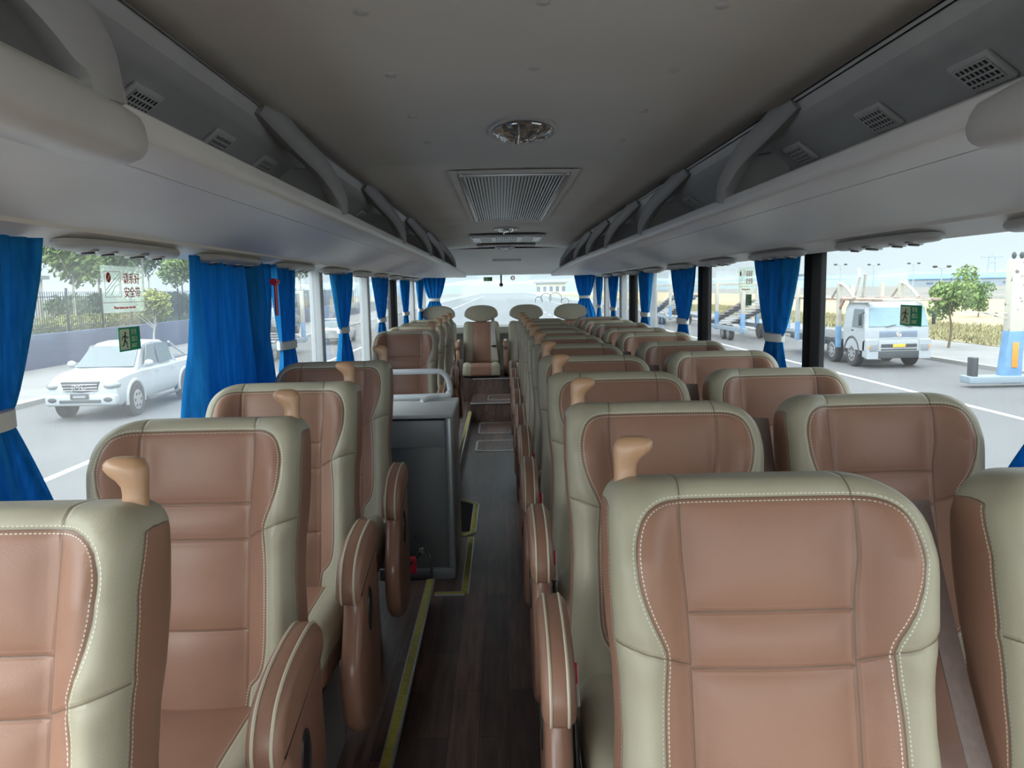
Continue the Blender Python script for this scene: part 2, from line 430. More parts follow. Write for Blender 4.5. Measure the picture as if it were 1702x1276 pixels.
# rear wall with its window
mb = MB()
mb.box(XL, XR, Y1, Y1 + .08, -.06, 1.01); mb.box(XL, XR, Y1, Y1 + .08, 1.69, 2.15)
mb.box(XL, XL + .07, Y1, Y1 + .08, 1.01, 1.69); mb.box(XR - .07, XR, Y1, Y1 + .08, 1.01, 1.69)
structure(mb, 'wall_rear', M_WALL)
structure(MB().box(XL + .07, XR - .07, Y1 + .03, Y1 + .036, 1.01, 1.69), 'window_21', M_GLASS_REAR)
structure(MB().box(XL + .03, XR - .03, Y1 - .16, Y1, .90, 1.0, .015), 'trim_50', M_RACK)
# front end behind the camera: dashboard wall, roof panel, open windscreen
mb = MB(); mb.box(XL, XR, Y0 - .06, Y0, -.06, .75); mb.box(XL, XR, Y0 - .06, Y0, 1.98, 2.15)
structure(mb, 'wall_front', M_WALL)
structure(MB().box(XL, XR, Y0 - .04, Y0 - .03, .75, 1.98), 'window_22', M_GLASS_FRONT)

# ceiling: shallow arch, lower towards the rear
ZC = lambda y: 2.10 - (0 if y < 8 else .07 * ((y - 8) / 2.6) ** 1.5)
def ceiling():
    ys = [Y0, 0, 1.5, 3.0, 3.78, 3.80, 3.82, 5, 6.5, 7.28, 7.30, 7.32, 8.0, 8.8, 9.4, 10.0, 10.4]
    rings = []
    for y in ys:
        g = .004 if y in (3.80, 7.30) else 0
        top = []; n = 18
        for i in range(n + 1):
            t = i / n * 2 - 1; x = .085 + t * .83
            top.append((x, y, ZC(y) - .03 * t * t + g))
        rings.append(top)
    mb = MB(); mb.loft(rings, closed=False)
    o = structure(mb, 'ceiling', M_CEIL)
    sd = o.modifiers.new('thickness', 'SOLIDIFY'); sd.thickness = .03; sd.offset = 1
    # make sure the shell grows upwards
    return o
ceiling()
structure(MB().box(XL - .06, XR + .06, Y0 - .06, Y1 + .1, 2.16, 2.20), 'ceiling_roof_shell', M_WALL)
# sloping header over the rear window
structure(MB().loft([[(-.72, 10.3, 2.02), (-.72, 10.74, 1.69), (-.72, 10.74, 2.1)], [(.90, 10.3, 2.02), (.90, 10.74, 1.69), (.90, 10.74, 2.1)]], smooth=False), 'ceiling_rear_header', M_RACK)
structure(MB().box(-.1, .28, 10.475, 10.49, 1.86, 1.92, .004, M=None), 'trim_51', M_RACKLIP)

# ---------------------------------------------------------------- luggage racks
def rack(side):
    sg = -1 if side == 'left' else 1
    def X(d): return XC + sg * d                                    # d = distance outboard of the centre line
    lip, low, crease, groove, win = (.72, 1.815), (.725, 1.772), (.84, 1.757), (1.10, 1.66), (1.205, 1.622)
    root = empty('luggage_rack', (0, 0, 0))
    ys = [-1.9, 0, 2, 4, 6, 8.0, 8.8, 9.4, 9.8, 10.1, 10.3]
    def prof(y):
        t = 0 if y < 8.8 else min(1, (y - 8.8) / 1.5); t = t * t * (3 - 2 * t)
        dx = -.17 * t; dz = -.11 * t
        out = [(lip[0] + .05 + dx, lip[1] - .012 + dz), (lip[0] + .035 + dx, lip[1] + dz), (lip[0] + .012 + dx, lip[1] + .004 + dz), (lip[0] + dx, lip[1] - .004 + dz),
               (low[0] - .006 + dx, (lip[1] + low[1]) / 2 + dz), (low[0] + dx, low[1] + dz), (low[0] + .012 + dx, low[1] - .007 + dz), (crease[0] + dx * .7, crease[1] + dz * .9 ),
               (.97 + dx * .3, 1.712 + dz * .5), (groove[0] - .004, groove[1] + .003), (groove[0], groove[1] - .006), (groove[0] + .01, groove[1] - .004), (win[0], win[1])]
        top = [(win[0], win[1] + .05), (groove[0], groove[1] + .05), (.9, 1.775 + dz * .5), (lip[0] + .06 + dx, lip[1] - .02 + dz)]
        return out, top
    mb = MB(); rings = []
    for y in ys:
        o, t = prof(y); rings.append([(X(a), y, z) for a, z in o + t])
    mb.loft(rings)
    mb.build('shelf', M_RACK, root, sharp=28)
    # pale lip cap running the length of the shelf
    mb = MB(); rings = []
    for y in ys[:-1]:
        o, t = prof(y); q = [(a - .002, z + .001) for a, z in o[1:6]]
        rings.append([(X(a), y, z) for a, z in q + [(a + .004, z - .004) for a, z in reversed(q)]])
    mb.loft(rings); mb.build('lip', M_RACKLIP, root)
    # inner back panel of the bin
    prof2 = [(.86, 2.04), (.875, 2.02), (.90, 2.005), (.95, 1.985), (1.01, 1.94), (1.08, 1.86), (1.13, 1.75)]
    mb = MB(); mb.loft([[(X(a), y, z) for a, z in prof2 + [(a + .02, z + .01) for a, z in reversed(prof2)]] for y in (-1.9, 5, 10.4)])
    mb.build('back_panel', M_BACKP, root)
    # rail under the ceiling edge with two fine grooves
    pr = [(.815, 2.085), (.822, 2.078), (.828, 2.081), (.834, 2.070), (.840, 2.073), (.850, 2.055), (.876, 2.022), (.880, 2.030), (.905, 2.01), (.94, 2.10), (.82, 2.12)]
    mb = MB(); mb.loft([[(X(a), y, z - (2.10 - ZC(y)) ) for a, z in pr] for y in (-1.9, 8, 8.8, 9.4, 10.0, 10.4)], smooth=False)
    mb.build('rail', M_RAIL, root)
    g = MB()
    for a_, z_ in ((.823, 2.077), (.835, 2.069), (.878, 2.021)): g.tube([(X(a_), y, z_ - (2.10 - ZC(y))) for y in (-1.9, 8, 8.8, 9.4, 10.0, 10.4)], .0022, 5)
    g.build('rail_groove_shade', M_BLACKP, root)  # black tubes laid along the rail as the shade in its grooves
    MB().tube([(X(.842), y, 1.7562) for y in (-1.9, 8.6)], .0013, 5).build('shelf_seam', M_RAIL, root)
    # arched supports: ceiling end -> lip end
    hoops = [(.80, 1.27), (2.50, 3.13), (4.35, 5.06), (6.3, 6.96), (7.9, 8.5), (9.1, 9.6)] if sg < 0 else [(.78, 1.10), (2.56, 2.96), (4.0, 4.65), (5.4, 6.15), (6.9, 7.5), (8.2, 8.75), (9.3, 9.8)]
    for i, (ya, yb) in enumerate(hoops):
        fl = 0 if yb < 8.8 else min(1, (yb - 8.8) / 1.5)
        dy = yb - ya
        ctrl = [(X(.845), ya, 2.085), (X(.812), ya + dy * .45, 2.022), (X(.775 - .04 * fl), ya + dy * .78, 1.965 - .01 * fl), (X(.738 - .1 * fl), ya + dy * .97, 1.87 - .04 * fl), (X(.730 - .12 * fl), yb, 1.80 - .06 * fl)]
        if i == 0: ctrl[0] = (X(.88), ya, 2.10)
        P = curve_pts(ctrl, 7); rings = []
        for k, p in enumerate(P):
            t = (P[min(k + 1, len(P) - 1)] - P[max(k - 1, 0)]).normalized()
            outw = Vector((sg * .75, 0, .3)); outw = (outw - t * outw.dot(t)).normalized(); w = t.cross(outw)
            hw = .050 if i == 0 else .038; th = .028
            ring = []
            for q in range(12):
                an = 2 * PI * q / 12; c_, s_ = math.cos(an), math.sin(an)
                e = .55
                ring.append(p + w * (math.copysign(abs(c_) ** e, c_) * hw) + outw * (math.copysign(abs(s_) ** e, s_) * th))
            rings.append(ring)
        MB().loft(rings).build('support_arch', M_RACKD, root)
        # thin divider plate with a bright edge just behind the foot of the arch
        yd = yb + (.10 if i == 0 else .06)
        cp = [(X(.735), yd, 1.812), (X(.745), yd, 1.87), (X(.775), yd, 1.93), (X(.83), yd, 1.975), (X(.92), yd, 1.99), (X(.99), yd, 1.94), (X(.99), yd, 1.78)]
        if fl: cp = [(p[0] + (-sg) * .10 * fl, p[1], p[2] - .05 * fl) if k < 3 else p for k, p in enumerate(cp)]
        pp = curve_pts(cp[:6], 5) + [Vector(cp[6])]
        d = MB().loft([[v + Vector((0, -.004, 0)) for v in pp], [v + Vector((0, .004, 0)) for v in pp]], smooth=False).build('divider', M_BACKP, root)
        MB().tube(curve_pts(cp[:5], 5), .0055, 8).build('chrome_edge', M_CHROME, d)
    # louvred air vents on the back panel
    vy = [1.95, 2.48, 2.94, 3.36, 4.3, 4.9, 5.6, 7.2] if sg < 0 else [1.80, 2.28, 2.86, 3.43, 4.45, 5.0, 6.5, 7.6]
    dirv = Vector((sg * (1.01 - .95), 0, 1.94 - 1.985)).normalized()
    nrm = Vector((dirv.z, 0, -dirv.x)) if sg > 0 else Vector((-dirv.z, 0, dirv.x))
    if nrm.z > 0: nrm = -nrm
    for y in vy:
        c = Vector((X(.975), y, 1.965)) + nrm * .004
        M = Matrix.Translation(c) @ Matrix(((0, dirv.x, nrm.x, 0), (1, 0, 0, 0), (0, dirv.z, nrm.z, 0), (0, 0, 0, 1)))
        f = MB(); f.box(-.075, .075, -.046, .046, -.004, .008, .004, M=M)
        v = f.build('air_vent', M_RAIL, root)
        g = MB(); g.box(-.062, .062, -.034, .030, .0082, .0092, 0, M=M); g.build('vent_slots', M_BLACKP, v)
        g = MB()
        for k in range(4): g.box(-.064, .064, -.034 + k * .0175, -.029 + k * .0175, .008, .0115, 0, M=M)
        for k in range(8): g.box(-.062 + k * .0172, -.058 + k * .0172, -.034, .03, .008, .011, 0, M=M)
        g.build('louvre', M_RAIL, v)
    # rounded silver nose at the front end
    rings = []
    for y, s_, o_ in ((-.6, 1, 0), (.2, 1, 0), (.7, 1, 0), (1.0, .98, .0), (1.28, .97, .002), (1.38, .87, .006), (1.43, .70, .014), (1.45, .44, .025)):
        ring = []
        for q in range(20):
            an = 2 * PI * q / 20; c_, s2 = math.cos(an), math.sin(an)
            ring.append((X(.755 + o_ - math.copysign(abs(c_) ** .75, c_) * .062 * s_), y, 1.766 + .02 * (1 - s_) + math.copysign(abs(s2) ** .8, s2) * .054 * s_))
        rings.append(ring)
    MB().loft(rings).build('end_nose', M_RAIL, root, label='silver grey rounded nose')
    # speaker-like lens strip under the nose
    mb = MB(); mb.loft([[(X(.79), y, 1.712 + dz), (X(1.02), y, 1.655 + dz), (X(1.02), y, 1.70), (X(.79), y, 1.75)] for y, dz in ((-.6, 0), (.7, 0), (.95, .006), (1.1, .03))], smooth=False)
    mb.build('under_panel', M_RACKLIP, root)
    tag(root, 'long pale grey open luggage rack with dark arches along the %s side of the coach' % side, 'luggage rack')
    return root
rack('left'); rack('right')

# ---------------------------------------------------------------- passenger service panels under the racks
def service_panel():
    root = empty('service_panel')
    n = 28; rings = []
    def outline(k, grow):
        a = 2 * PI * k / n; c_, s_ = math.cos(a), math.sin(a)
        return math.copysign(abs(c_) ** .6, c_) * (.34 + grow), math.copysign(abs(s_) ** .8, s_) * (.045 + grow)
    for g, z in ((.0, 0), (.003, -.008), (0, -.015), (-.010, -.021), (-.025, -.024)):
        rings.append([(outline(k, g)[1], outline(k, g)[0], z) for k in range(n)])
    MB().loft(rings).build('housing', M_POD, root)
    for y, r in ((-.2, .027), (-.1, .027), (.07, .034), (.2, .024)):
        b = MB(); b.disc((0, y, -.025), r, 'z', .006, 24, .002); o = b.build('nozzle', M_STEEL, root)
        MB().disc((0, y, -.029), r * .6, 'z', .006, 20).build('nozzle_insert', M_BLACKP, o)
    return root
proto = service_panel(); first = True
spots = [('left', x) for x in (.65, 2.22, 3.08, 4.05, 5.0, 5.95, 6.9, 7.8, 8.7, 9.5)] + [('right', x) for x in (1.62, 2.60, 3.62, 4.6, 5.55, 6.5, 7.45, 8.4, 9.3)]
ordn = ['nearest', 'second', 'third', 'fourth', 'fifth', 'sixth', 'seventh', 'eighth', 'ninth', 'tenth']
cnt = {'left': 0, 'right': 0}
for side, y in spots:
    o = proto if first else copy_tree(proto); first = False
    sg = -1 if side == 'left' else 1
    o.location = (XC + sg * 1.155, y, 1.638); o.rotation_euler = (0, sg * math.radians(6), 0)
    tag(o, 'oval reading light panel under the %s rack, %s from the front' % (side, ordn[cnt[side]]), 'reading light panel', 'service panels under the %s rack' % side)
    cnt[side] += 1

# ---------------------------------------------------------------- ceiling fittings
def dome(y, x, d, z, label, crinkle=True):
    root = empty('ceiling_lamp', (x, y, z))
    MB().loft([[(math.cos(2 * PI * k / 40) * r, math.sin(2 * PI * k / 40) * r * 1.9, h) for k in range(40)] for r, h in ((d / 2 + .012, .004), (d / 2 + .012, -.004), (d / 2 + .002, -.010), (d / 2 - .008, -.006))]).build('trim_ring', M_RAIL, root)
    bm = bmesh.new(); n, m_ = 64, 14; rng = random.Random(int(y * 10))
    rings = []
    from mathutils import noise as mn
    for j in range(m_):
        f = 1 - j / (m_ - 1); ring = []
        for k in range(n):
            a = 2 * PI * k / n; r = (d / 2 - .003) * max(f, .02)
            px, py = math.cos(a) * r, math.sin(a) * r
            h = -.010 - .030 * math.cos(f * PI / 2)
            q = Vector((px * 30, py * 30, y)); h += .016 * (abs(mn.noise(q)) + .5 * abs(mn.noise(q * 2.3))) * (1 if f < .97 else 0)
            ring.append((px, py * 1.9, h))
        rings.append(ring)
    b = MB(); b.loft(rings, cap=True); b.build('crinkled_film', M_FILM, root, sharp=0)
    MB().tube(curve_pts([(-.03, -.02, -.034), (-.022, .0, -.05), (-.02, -.1, -.043), (-.02, -d * .8, -.022)], 5), .004, 6).build('film_fold', M_CHROME, root)
    MB().tube([(math.cos(a) * (d / 2 - .004), -math.sin(a) * (d / 2) * 1.88, -.016) for a in [math.radians(60 + i * 8) for i in range(8)]], .0045, 6).build('bright_edge', M_CHROME, root)
    return tag(root, label, 'ceiling lamp')
M_FILM = mat('crinkled_film', (.50, .48, .46), .12, metal=.7)
dome(3.08, .097, .24, 2.098, 'large round ceiling lamp wrapped in crinkled film, nearest the front')
dome(7.95, .065, .24, 2.094, 'round ceiling lamp between the long grille and the small vent')
dome(10.2, .065, .24, 2.025, 'farthest small ceiling lamp just before the rear window header')

def grille():
    root = empty('return_air_grille', (.082, 0, 2.092))
    ya, yb = 4.05, 6.75; w = .31
    def frame(w0, w1, y0, y1, z0, z1, bev):
        b = MB()
        b.box(-w1, -w0, y0 - (w1 - w0), y1 + (w1 - w0), z0, z1, bev); b.box(w0, w1, y0 - (w1 - w0), y1 + (w1 - w0), z0, z1, bev)
        b.box(-w0, w0, y0 - (w1 - w0), y0, z0, z1, bev); b.box(-w0, w0, y1, y1 + (w1 - w0), z0, z1, bev); return b
    frame(.288, .33, ya + .01, yb, -.014, .0, .004).build('outer_frame', M_CEIL, root)
    frame(.262, .285, ya + .06, yb - .04, -.022, -.004, .003).build('metal_frame', M_STEEL, root)
    MB().box(-.262, .262, ya + .06, yb - .04, -.006, -.003).build('backing', M_BLACKP, root)
    b = MB()
    for k in range(30):
        x = -.255 + k * .51 / 29
        b.box(x - .0045, x + .0045, ya + .06, yb - .04, -.019, -.006)
    o = b.build('slats', M_STEEL, root)
    return tag(root, 'long rectangular metal air grille with lengthwise slats in the ceiling', 'air grille')
grille()
def small_vent(y0, y1, z, w, label):
    root = empty('ceiling_vent', (.08, 0, z))
    MB().box(-w, w, y0, y1, -.02, 0, .008).build('housing', M_RAIL, root)
    for sx in (-1, 1): MB().box(min(sx * .29 * w / .41, sx * .38 * w / .41), max(sx * .29 * w / .41, sx * .38 * w / .41), y0 + .12, y1 - .12, -.028, -.014, .004).build('side_light', M_STEEL, root)
    MB().box(-.17, .17, y0 + .12, y1 - .12, -.024, -.016, .004).build('centre_plate', M_STEEL, root)
    b = MB()
    for k in range(11): b.box(-.12 + k * .022, -.11 + k * .022, y0 + .2, y1 - .2, -.030, -.022)
    b.build('slats', M_BLACKP, root)
    return tag(root, label, 'ceiling vent')
small_vent(8.45, 9.5, 2.075, .41, 'wide white ceiling vent panel behind the second round lamp')
small_vent(9.75, 10.0, 2.045, .36, 'narrow ceiling vent panel nearest the rear window header')
def clip(first=[None]):
    if first[0] is None:
        b = MB(); b.loft([[(math.cos(2 * PI * k / 16) * r, math.sin(2 * PI * k / 16) * r, h) for k in range(16)] for r, h in ((.016, .002), (.016, -.003), (.011, -.006), (.004, -.006))])
        first[0] = b.build('ceiling_button', M_RAIL); return first[0]
    o = first[0].copy(); C.objects.link(o); return o
def ray(u, v):
    M = S.camera.matrix_world
    d = M.to_3x3() @ Vector((u - 851, 638 - v, -F_PX)); return d
def on_plane(u, v, axis, val):
    d = ray(u, v); t = (val - CAM[axis]) / d[axis]; return CAM + d * t
rows_txt = ['nearest the camera', 'second from the camera', 'third from the camera', 'farthest from the camera']
S.view_layers[0].update()
for (nm, pts) in (('left', [(602, 27), (650, 130), (686, 197), (710, 240)]), ('right', [(1200, 15), (1120, 120), (1070, 187), (1035, 235)]), ('middle', [(903, 15), (888, 122)])):
    for i, (u, v) in enumerate(pts):
        p = on_plane(u, v, 2, 2.085); o = clip(); t = (p.x - .085) / .83
        o.location = (p.x, p.y, ZC(p.y) - .03 * t * t)
        tag(o, 'small round ceiling button in the %s row, %s' % (nm, rows_txt[i] if i < 4 else ''), 'ceiling button', 'ceiling buttons')

# floor hatches
def hatch(x0, x1, y0, y1, z, label):
    root = empty('floor_hatch', ((x0 + x1) / 2, (y0 + y1) / 2, z)); w, h = (x1 - x0) / 2, (y1 - y0) / 2
    def rr(w, h, r):
        out = []
        for cx, cy, a0 in ((w - r, h - r, 0), (-w + r, h - r, 90), (-w + r, -h + r, 180), (w - r, -h + r, 270)):
            for k in range(6): a = math.radians(a0 + k * 18); out.append((cx + math.cos(a) * r, cy + math.sin(a) * r))
        return out
    A, B = rr(w, h, .05), rr(w - .018, h - .03, .04)
    mb = MB(); mb.loft([[(x, y, 0) for x, y in A], [(x, y, .006) for x, y in A], [(x, y, .006) for x, y in B], [(x, y, .001) for x, y in B]], cap=False, smooth=False)
    mb.build('frame', M_STEEL, root)
    MB().prism(B, 0, .003, 'z').build('lid', M_FLOOR, root)
    for sx in (-1, 1):
        for sy in (-1, 1): MB().disc((sx * (w - .05), sy * (h - .07), .005), .012, 'z', .005, 12).build('screw', M_STEEL, root)
    return tag(root, label, 'floor hatch')
hatch(-.27, .13, 7.15, 7.68, 0, 'metal framed floor hatch in the aisle, nearer of the two')
hatch(-.27, .13, 8.05, 8.72, 0, 'metal framed floor hatch in the aisle at the foot of the rear steps')
hatch(-.18, .12, 9.05, 9.5, .21, 'small metal framed hatch on the raised step before the rear seats')

# ---------------------------------------------------------------- cabinet by the middle door, with its hand rail
def cabinet():
    root = empty('cabinet', (0, 0, 0))
    MB().box(-.66, -.285, 3.96, 4.52, .0, .84, .006).build('body', M_CAB, root)
    MB().box(-.30, -.262, 3.945, 4.53, 0, .855, .008).build('corner_post', mat('corner_post_grey', (.30, .33, .34), .3, metal=.3), root)
    MB().box(-.66, -.30, 3.95, 3.958, .70, .84, .003).build('front_band', mat('band_grey', (.24, .26, .26), .35), root)
    b = MB(); b.box(-.67, -.258, 3.935, 4.56, .85, .872, .006); b.build('top', M_CABTOP, root)
    MB().box(-.66, -.275, 3.94, 3.962, 0, .06, .004).build('kick_plate', mat('band_grey', (.24, .26, .26)), root)
    tag(root, 'dark grey metal cabinet with pale top standing beside the aisle on the left', 'cabinet')
cabinet()
def handrail():
    root = empty('handrail', (0, 0, 0))
    z0, z1, y = .895, 1.035, 4.5
    P = curve_pts([(-.95, y, z1), (-.60, y, z1), (-.40, y, z1), (-.345, y, z1 - .008), (-.315, y, z1 - .05), (-.305, y, z1 - .11), (-.315, y - .02, z0 + .012), (-.36, y - .03, z0), (-.95, y - .03, z0 - .005)], 6)
    MB().tube(P, .016, 12).build('rail_tube', M_TUBE, root)
    MB().tube(curve_pts([(-.36, y - .03, z0), (-.42, y - .06, z0 - .004), (-.46, y - .10, z0 - .02)], 5), .014, 10).build('bracket', M_TUBE, root)
    tag(root, 'white painted tube handrail looping above the grey cabinet top', 'handrail')
handrail()
# loose buckle ends lying at the foot of the cabinet
root = empty('belt_buckle', (-.40, 3.70, .14))
MB().tube(curve_pts([(-.10, -.1, .02), (-.03, -.02, .08), (.0, .02, .1), (.03, .02, .05), (.035, -.03, -.02), (.03, -.08, -.1)], 6), .007, 8).build('strap', M_BLACKP, root)
MB().box(-.075, -.035, -.05, -.02, .0, .08, .008).build('tongue', M_RED, root)
MB().disc((-.01, -.0, .1), .016, 'y', .02, 16, .004).build('ring', M_CHROME, root)
MB().tube(curve_pts([(-.02, 0, .1), (-.03, .0, .14), (-.045, .0, .17)], 4), .004, 6).build('hook', M_CHROME, root)
tag(root, 'loose black strap and red buckle dangling at the foot of the grey cabinet', 'seat belt')
# ---------------------------------------------------------------- sewn leather pads
def smooth(t): t = np.clip(t, 0, 1); return t * t * (3 - 2 * t)
def sdf_poly(x, s, poly):
    """signed distance (inside > 0) and arc length of the nearest boundary point"""
    P = np.array(poly); Q = np.roll(P, -1, 0); D = Q - P; L = np.hypot(D[:, 0], D[:, 1]); acc = np.concatenate(([0], np.cumsum(L)[:-1]))
    X = np.stack([x, s], 1)[:, None, :]
    t = np.clip(((X - P) * D).sum(2) / np.maximum(L ** 2, 1e-12), 0, 1)
    R = X - (P + t[..., None] * D); d = np.hypot(R[..., 0], R[..., 1]); k = d.argmin(1)
    dd = d[np.arange(len(k)), k]; arc = acc[k] + t[np.arange(len(k)), k] * L[k]
    y0, y1 = P[:, 1], Q[:, 1]; c = (y0 > s[:, None]) != (y1 > s[:, None])
    with np.errstate(divide='ignore', invalid='ignore'):
        xi = P[:, 0] + (s[:, None] - y0) * (Q[:, 0] - P[:, 0]) / (y1 - y0)
    ins = (c & (x[:, None] < xi)).sum(1) % 2 == 1
    return np.where(ins, dd, -dd), arc
def chaikin(p, n=2):
    for _ in range(n):
        q = []
        for a, b in zip(p, p[1:] + p[:1]):
            q += [(a[0] * .75 + b[0] * .25, a[1] * .75 + b[1] * .25), (a[0] * .25 + b[0] * .75, a[1] * .25 + b[1] * .75)]
        p = q
    return p
def interp(pts):
    xs, ys = zip(*pts); return lambda v: np.interp(v, xs, ys)

def pad_mesh(name, L, hw, rc_l, rc_r, rb, thick, fillet, mapf, poly, wing, lines, diag, height, mirror=1, nu=44, ns=70, side_edge=.010, side_s0=.02, back_fillet=.02):
    u = np.sin(np.linspace(-1, 1, nu + 1) * PI / 2 * .96) / math.sin(PI / 2 * .96)
    v = np.linspace(0, 1, ns + 1); v = v ** 1.25
    v = v - .035 * np.sin(2 * PI * v) / (2 * PI) * 0
    W = float(hw(0.1))
    U, V = np.meshgrid(u, v, indexing='ij')
    rc = np.where(U < 0, rc_l, rc_r)
    def drop(rc):
        q = np.clip((np.abs(U) * W - (W - rc)) / rc, 0, 1); n = 2.2
        return rc * (1 - (1 - q ** n) ** (1 / n))
    d0 = drop(rc); d1 = drop(np.full_like(rc, rb)) if rb > 0 else 0 * rc
    Sx = d0 + (L - d0 - d1) * V
    X = hw(Sx) * U
    x, s = X.ravel(), Sx.ravel()
    idx = np.arange((nu + 1) * (ns + 1)).reshape(nu + 1, ns + 1)
    loop = list(idx[:, 0]) + list(idx[-1, 1:]) + list(idx[-2::-1, -1]) + list(idx[0, -2:0:-1])
    outline = [(x[i], s[i]) for i in loop]
    od, _ = sdf_poly(x, s, outline); od = np.maximum(od, 0); od[loop] = 0
    pd, arc = sdf_poly(x, s, poly)
    sidedist = hw(s) - np.abs(x)
    side_term = -(sidedist + side_edge)
    panel = np.maximum(pd, side_term); arc = np.where(side_term > pd, s, arc)
    w = wing(s); sa = np.abs(x) - w
    if lines:
        sb = s - lines[0]
        for i in range(1, len(lines)):
            mid = (lines[i - 1] + lines[i]) / 2; sg = 1 if i % 2 == 0 else -1
            sb = np.where(s > mid, sg * (s - lines[i]), sb)
    else: sb = np.full_like(s, .2)
    sc = s - diag(np.abs(x))
    near = np.minimum(np.minimum(np.abs(panel), np.abs(sa)), np.where(sa < 0, np.abs(sb), np.abs(sc)))
    q = np.clip(od / fillet, 0, 1)
    t = height(x, s) - fillet * (1 - np.sqrt(np.clip(1 - (1 - q) ** 2, 0, 1))) - .0045 * np.exp(-(near / .006) ** 2) + .006 * (1 - np.exp(-(near / .03) ** 2))
    verts = [mapf(a, b, c) for a, b, c in zip(x, s, t)]
    at = [panel.tolist(), sa.tolist(), sb.tolist(), sc.tolist(), arc.tolist()]
    faces = []
    for i in range(nu):
        for j in range(ns):
            faces.append((idx[i, j], idx[i, j + 1], idx[i + 1, j + 1], idx[i + 1, j]))
    # edge band rings
    prev = list(loop); nl = len(loop)
    tl = t[loop]; depths = [.006, .014, .03, .06, 1.0]
    for dd in depths:
        cur = []
        for k, vi in enumerate(loop):
            tt = max(tl[k] - dd, -thick + back_fillet) if dd < 1 else -thick + back_fillet
            dep = tl[k] - tt
            bulge = 1 + .012 * math.sin(min(dep / max(thick, .01), 1) * PI)
            cur.append(len(verts)); verts.append(mapf(x[vi] * bulge, s[vi] - (.004 * math.sin(min(dep / thick, 1) * PI) if s[vi] < .12 else 0), tt))
            is_side = abs(abs(U.ravel()[vi]) - 1) < 1e-6 or (s[vi] < .2 and abs(x[vi]) > W - (rc_l if x[vi] < 0 else rc_r) * .12)
            bottom = s[vi] > L - 1e-4 - (rb or 0)
            if is_side or bottom: pv = dep - side_edge
            else: pv = -side_edge - .02 if not (rb and s[vi] > .3) else dep - side_edge
            if side_edge >= .2 and bottom: pv = float(pd[vi])
            at[0].append(pv); at[1].append(abs(x[vi]) - float(wing(s[vi]))); at[2].append(-.2 if s[vi] < .1 else .2); at[3].append(.2 if dep > .003 else sc[vi]); at[4].append(s[vi] if is_side else x[vi])
        for k in range(nl):
            k2 = (k + 1) % nl; faces.append((prev[k], cur[k], cur[k2], prev[k2]))
        prev = cur
    # back face, inset in steps then closed
    cx, cs = 0.0, L / 2
    for f, dz in ((.985, -.012), (.95, -back_fillet)):
        cur = []
        for k, vi in enumerate(loop):
            cur.append(len(verts)); verts.append(mapf(x[vi] * f, cs + (s[vi] - cs) * f, -thick + back_fillet + dz))
            top = at[0][prev[k]]
            at[0].append(.03 if top > 0 else -.03); at[1].append(.2); at[2].append(.2); at[3].append(.2); at[4].append(0)
        for k in range(nl):
            k2 = (k + 1) % nl; faces.append((prev[k], cur[k], cur[k2], prev[k2]))
        prev = cur
    faces.append(tuple(reversed(prev)))
    if mirror < 0:
        verts = [(-a, b, c) for a, b, c in verts]; faces = [tuple(reversed(f)) for f in faces]
    faces = [tuple(reversed([int(i) for i in f])) for f in faces]
    me = bpy.data.meshes.new(name); me.from_pydata([tuple(map(float, p)) for p in verts], [], faces); me.validate()
    for nm, arr in zip(('panel', 'sa', 'sb', 'sc', 'arc'), at):
        a = me.attributes.new(nm, 'FLOAT', 'POINT'); a.data.foreach_set('value', np.array(arr, dtype=np.float32))
    me.polygons.foreach_set('use_smooth', [True] * len(me.polygons))
    bm = bmesh.new(); bm.from_mesh(me); bmesh.ops.recalc_face_normals(bm, faces=bm.faces); bm.to_mesh(me); bm.free()
    me.materials.append(M_SEAT)
    return me

ALPHA = math.radians(12.5); TOP = 1.106
def map_back(x, s, t):
    # slight forward sweep of the head section
    return (x, -s * math.sin(ALPHA) - t * math.cos(ALPHA), TOP - s * math.cos(ALPHA) + t * math.sin(ALPHA))
half = [(.125, .031), (.158, .034), (.183, .048), (.196, .075), (.201, .11), (.197, .15), (.184, .19), (.168, .222), (.158, .245), (.160, .27), (.165, .33), (.166, .42), (.166, .50), (.160, .545), (.142, .575), (.118, .59), (.118, .80)]
POLY = chaikin([(-a, b) for a, b in reversed(half)] + half, 2)
# start the arc count at the bottom so that no jump falls on a visible seam
k0 = max(range(len(POLY)), key=lambda i: POLY[i][1]); POLY = POLY[k0:] + POLY[:k0]
WING = interp([(-.1, .122), (0, .124), (.05, .128), (.12, .127), (.18, .121), (.25, .119), (.8, .118)])
DIAG = interp([(0, .262), (.118, .268), (.14, .258), (.158, .250), (.17, .246), (.24, .222)])
HW = interp([(0, .224), (.06, .230), (.14, .232), (.22, .228), (.28, .221), (.36, .219), (.48, .226), (.60, .236), (.75, .238)])
def back_height(x, s):
    ax = np.abs(x)
    wing = smooth((ax - .105) / .085)
    prof = np.interp(s, [0, .04, .12, .22, .30, .45, .6, .75], [.018, .040, .064, .060, .050, .050, .050, .045])
    return wing * prof + .012 * np.cos(np.clip(x / .12, -1, 1) * PI / 2) * np.interp(s, [0, .1, .2, .3, .5, .7], [.3, .6, .4, 1, 1.2, .8])
def make_back(kind, mirror):
    rl, rr = {'aisle': (.040, .105), 'window': (.075, .095)}[kind]
    return pad_mesh('backrest', .70, HW, rl, rr, 0, .105, .042, map_back, POLY, WING, [.194, .273, .468], DIAG, back_height, mirror)
CP = chaikin([(-.135, -.2), (.135, -.2), (.138, .2), (.15, .42), (.15, .6), (-.15, .6), (-.15, .42), (-.138, .2)], 1)
def map_cushion(x, s, t): return (x, -.10 - s, .485 + t + .05 * s)
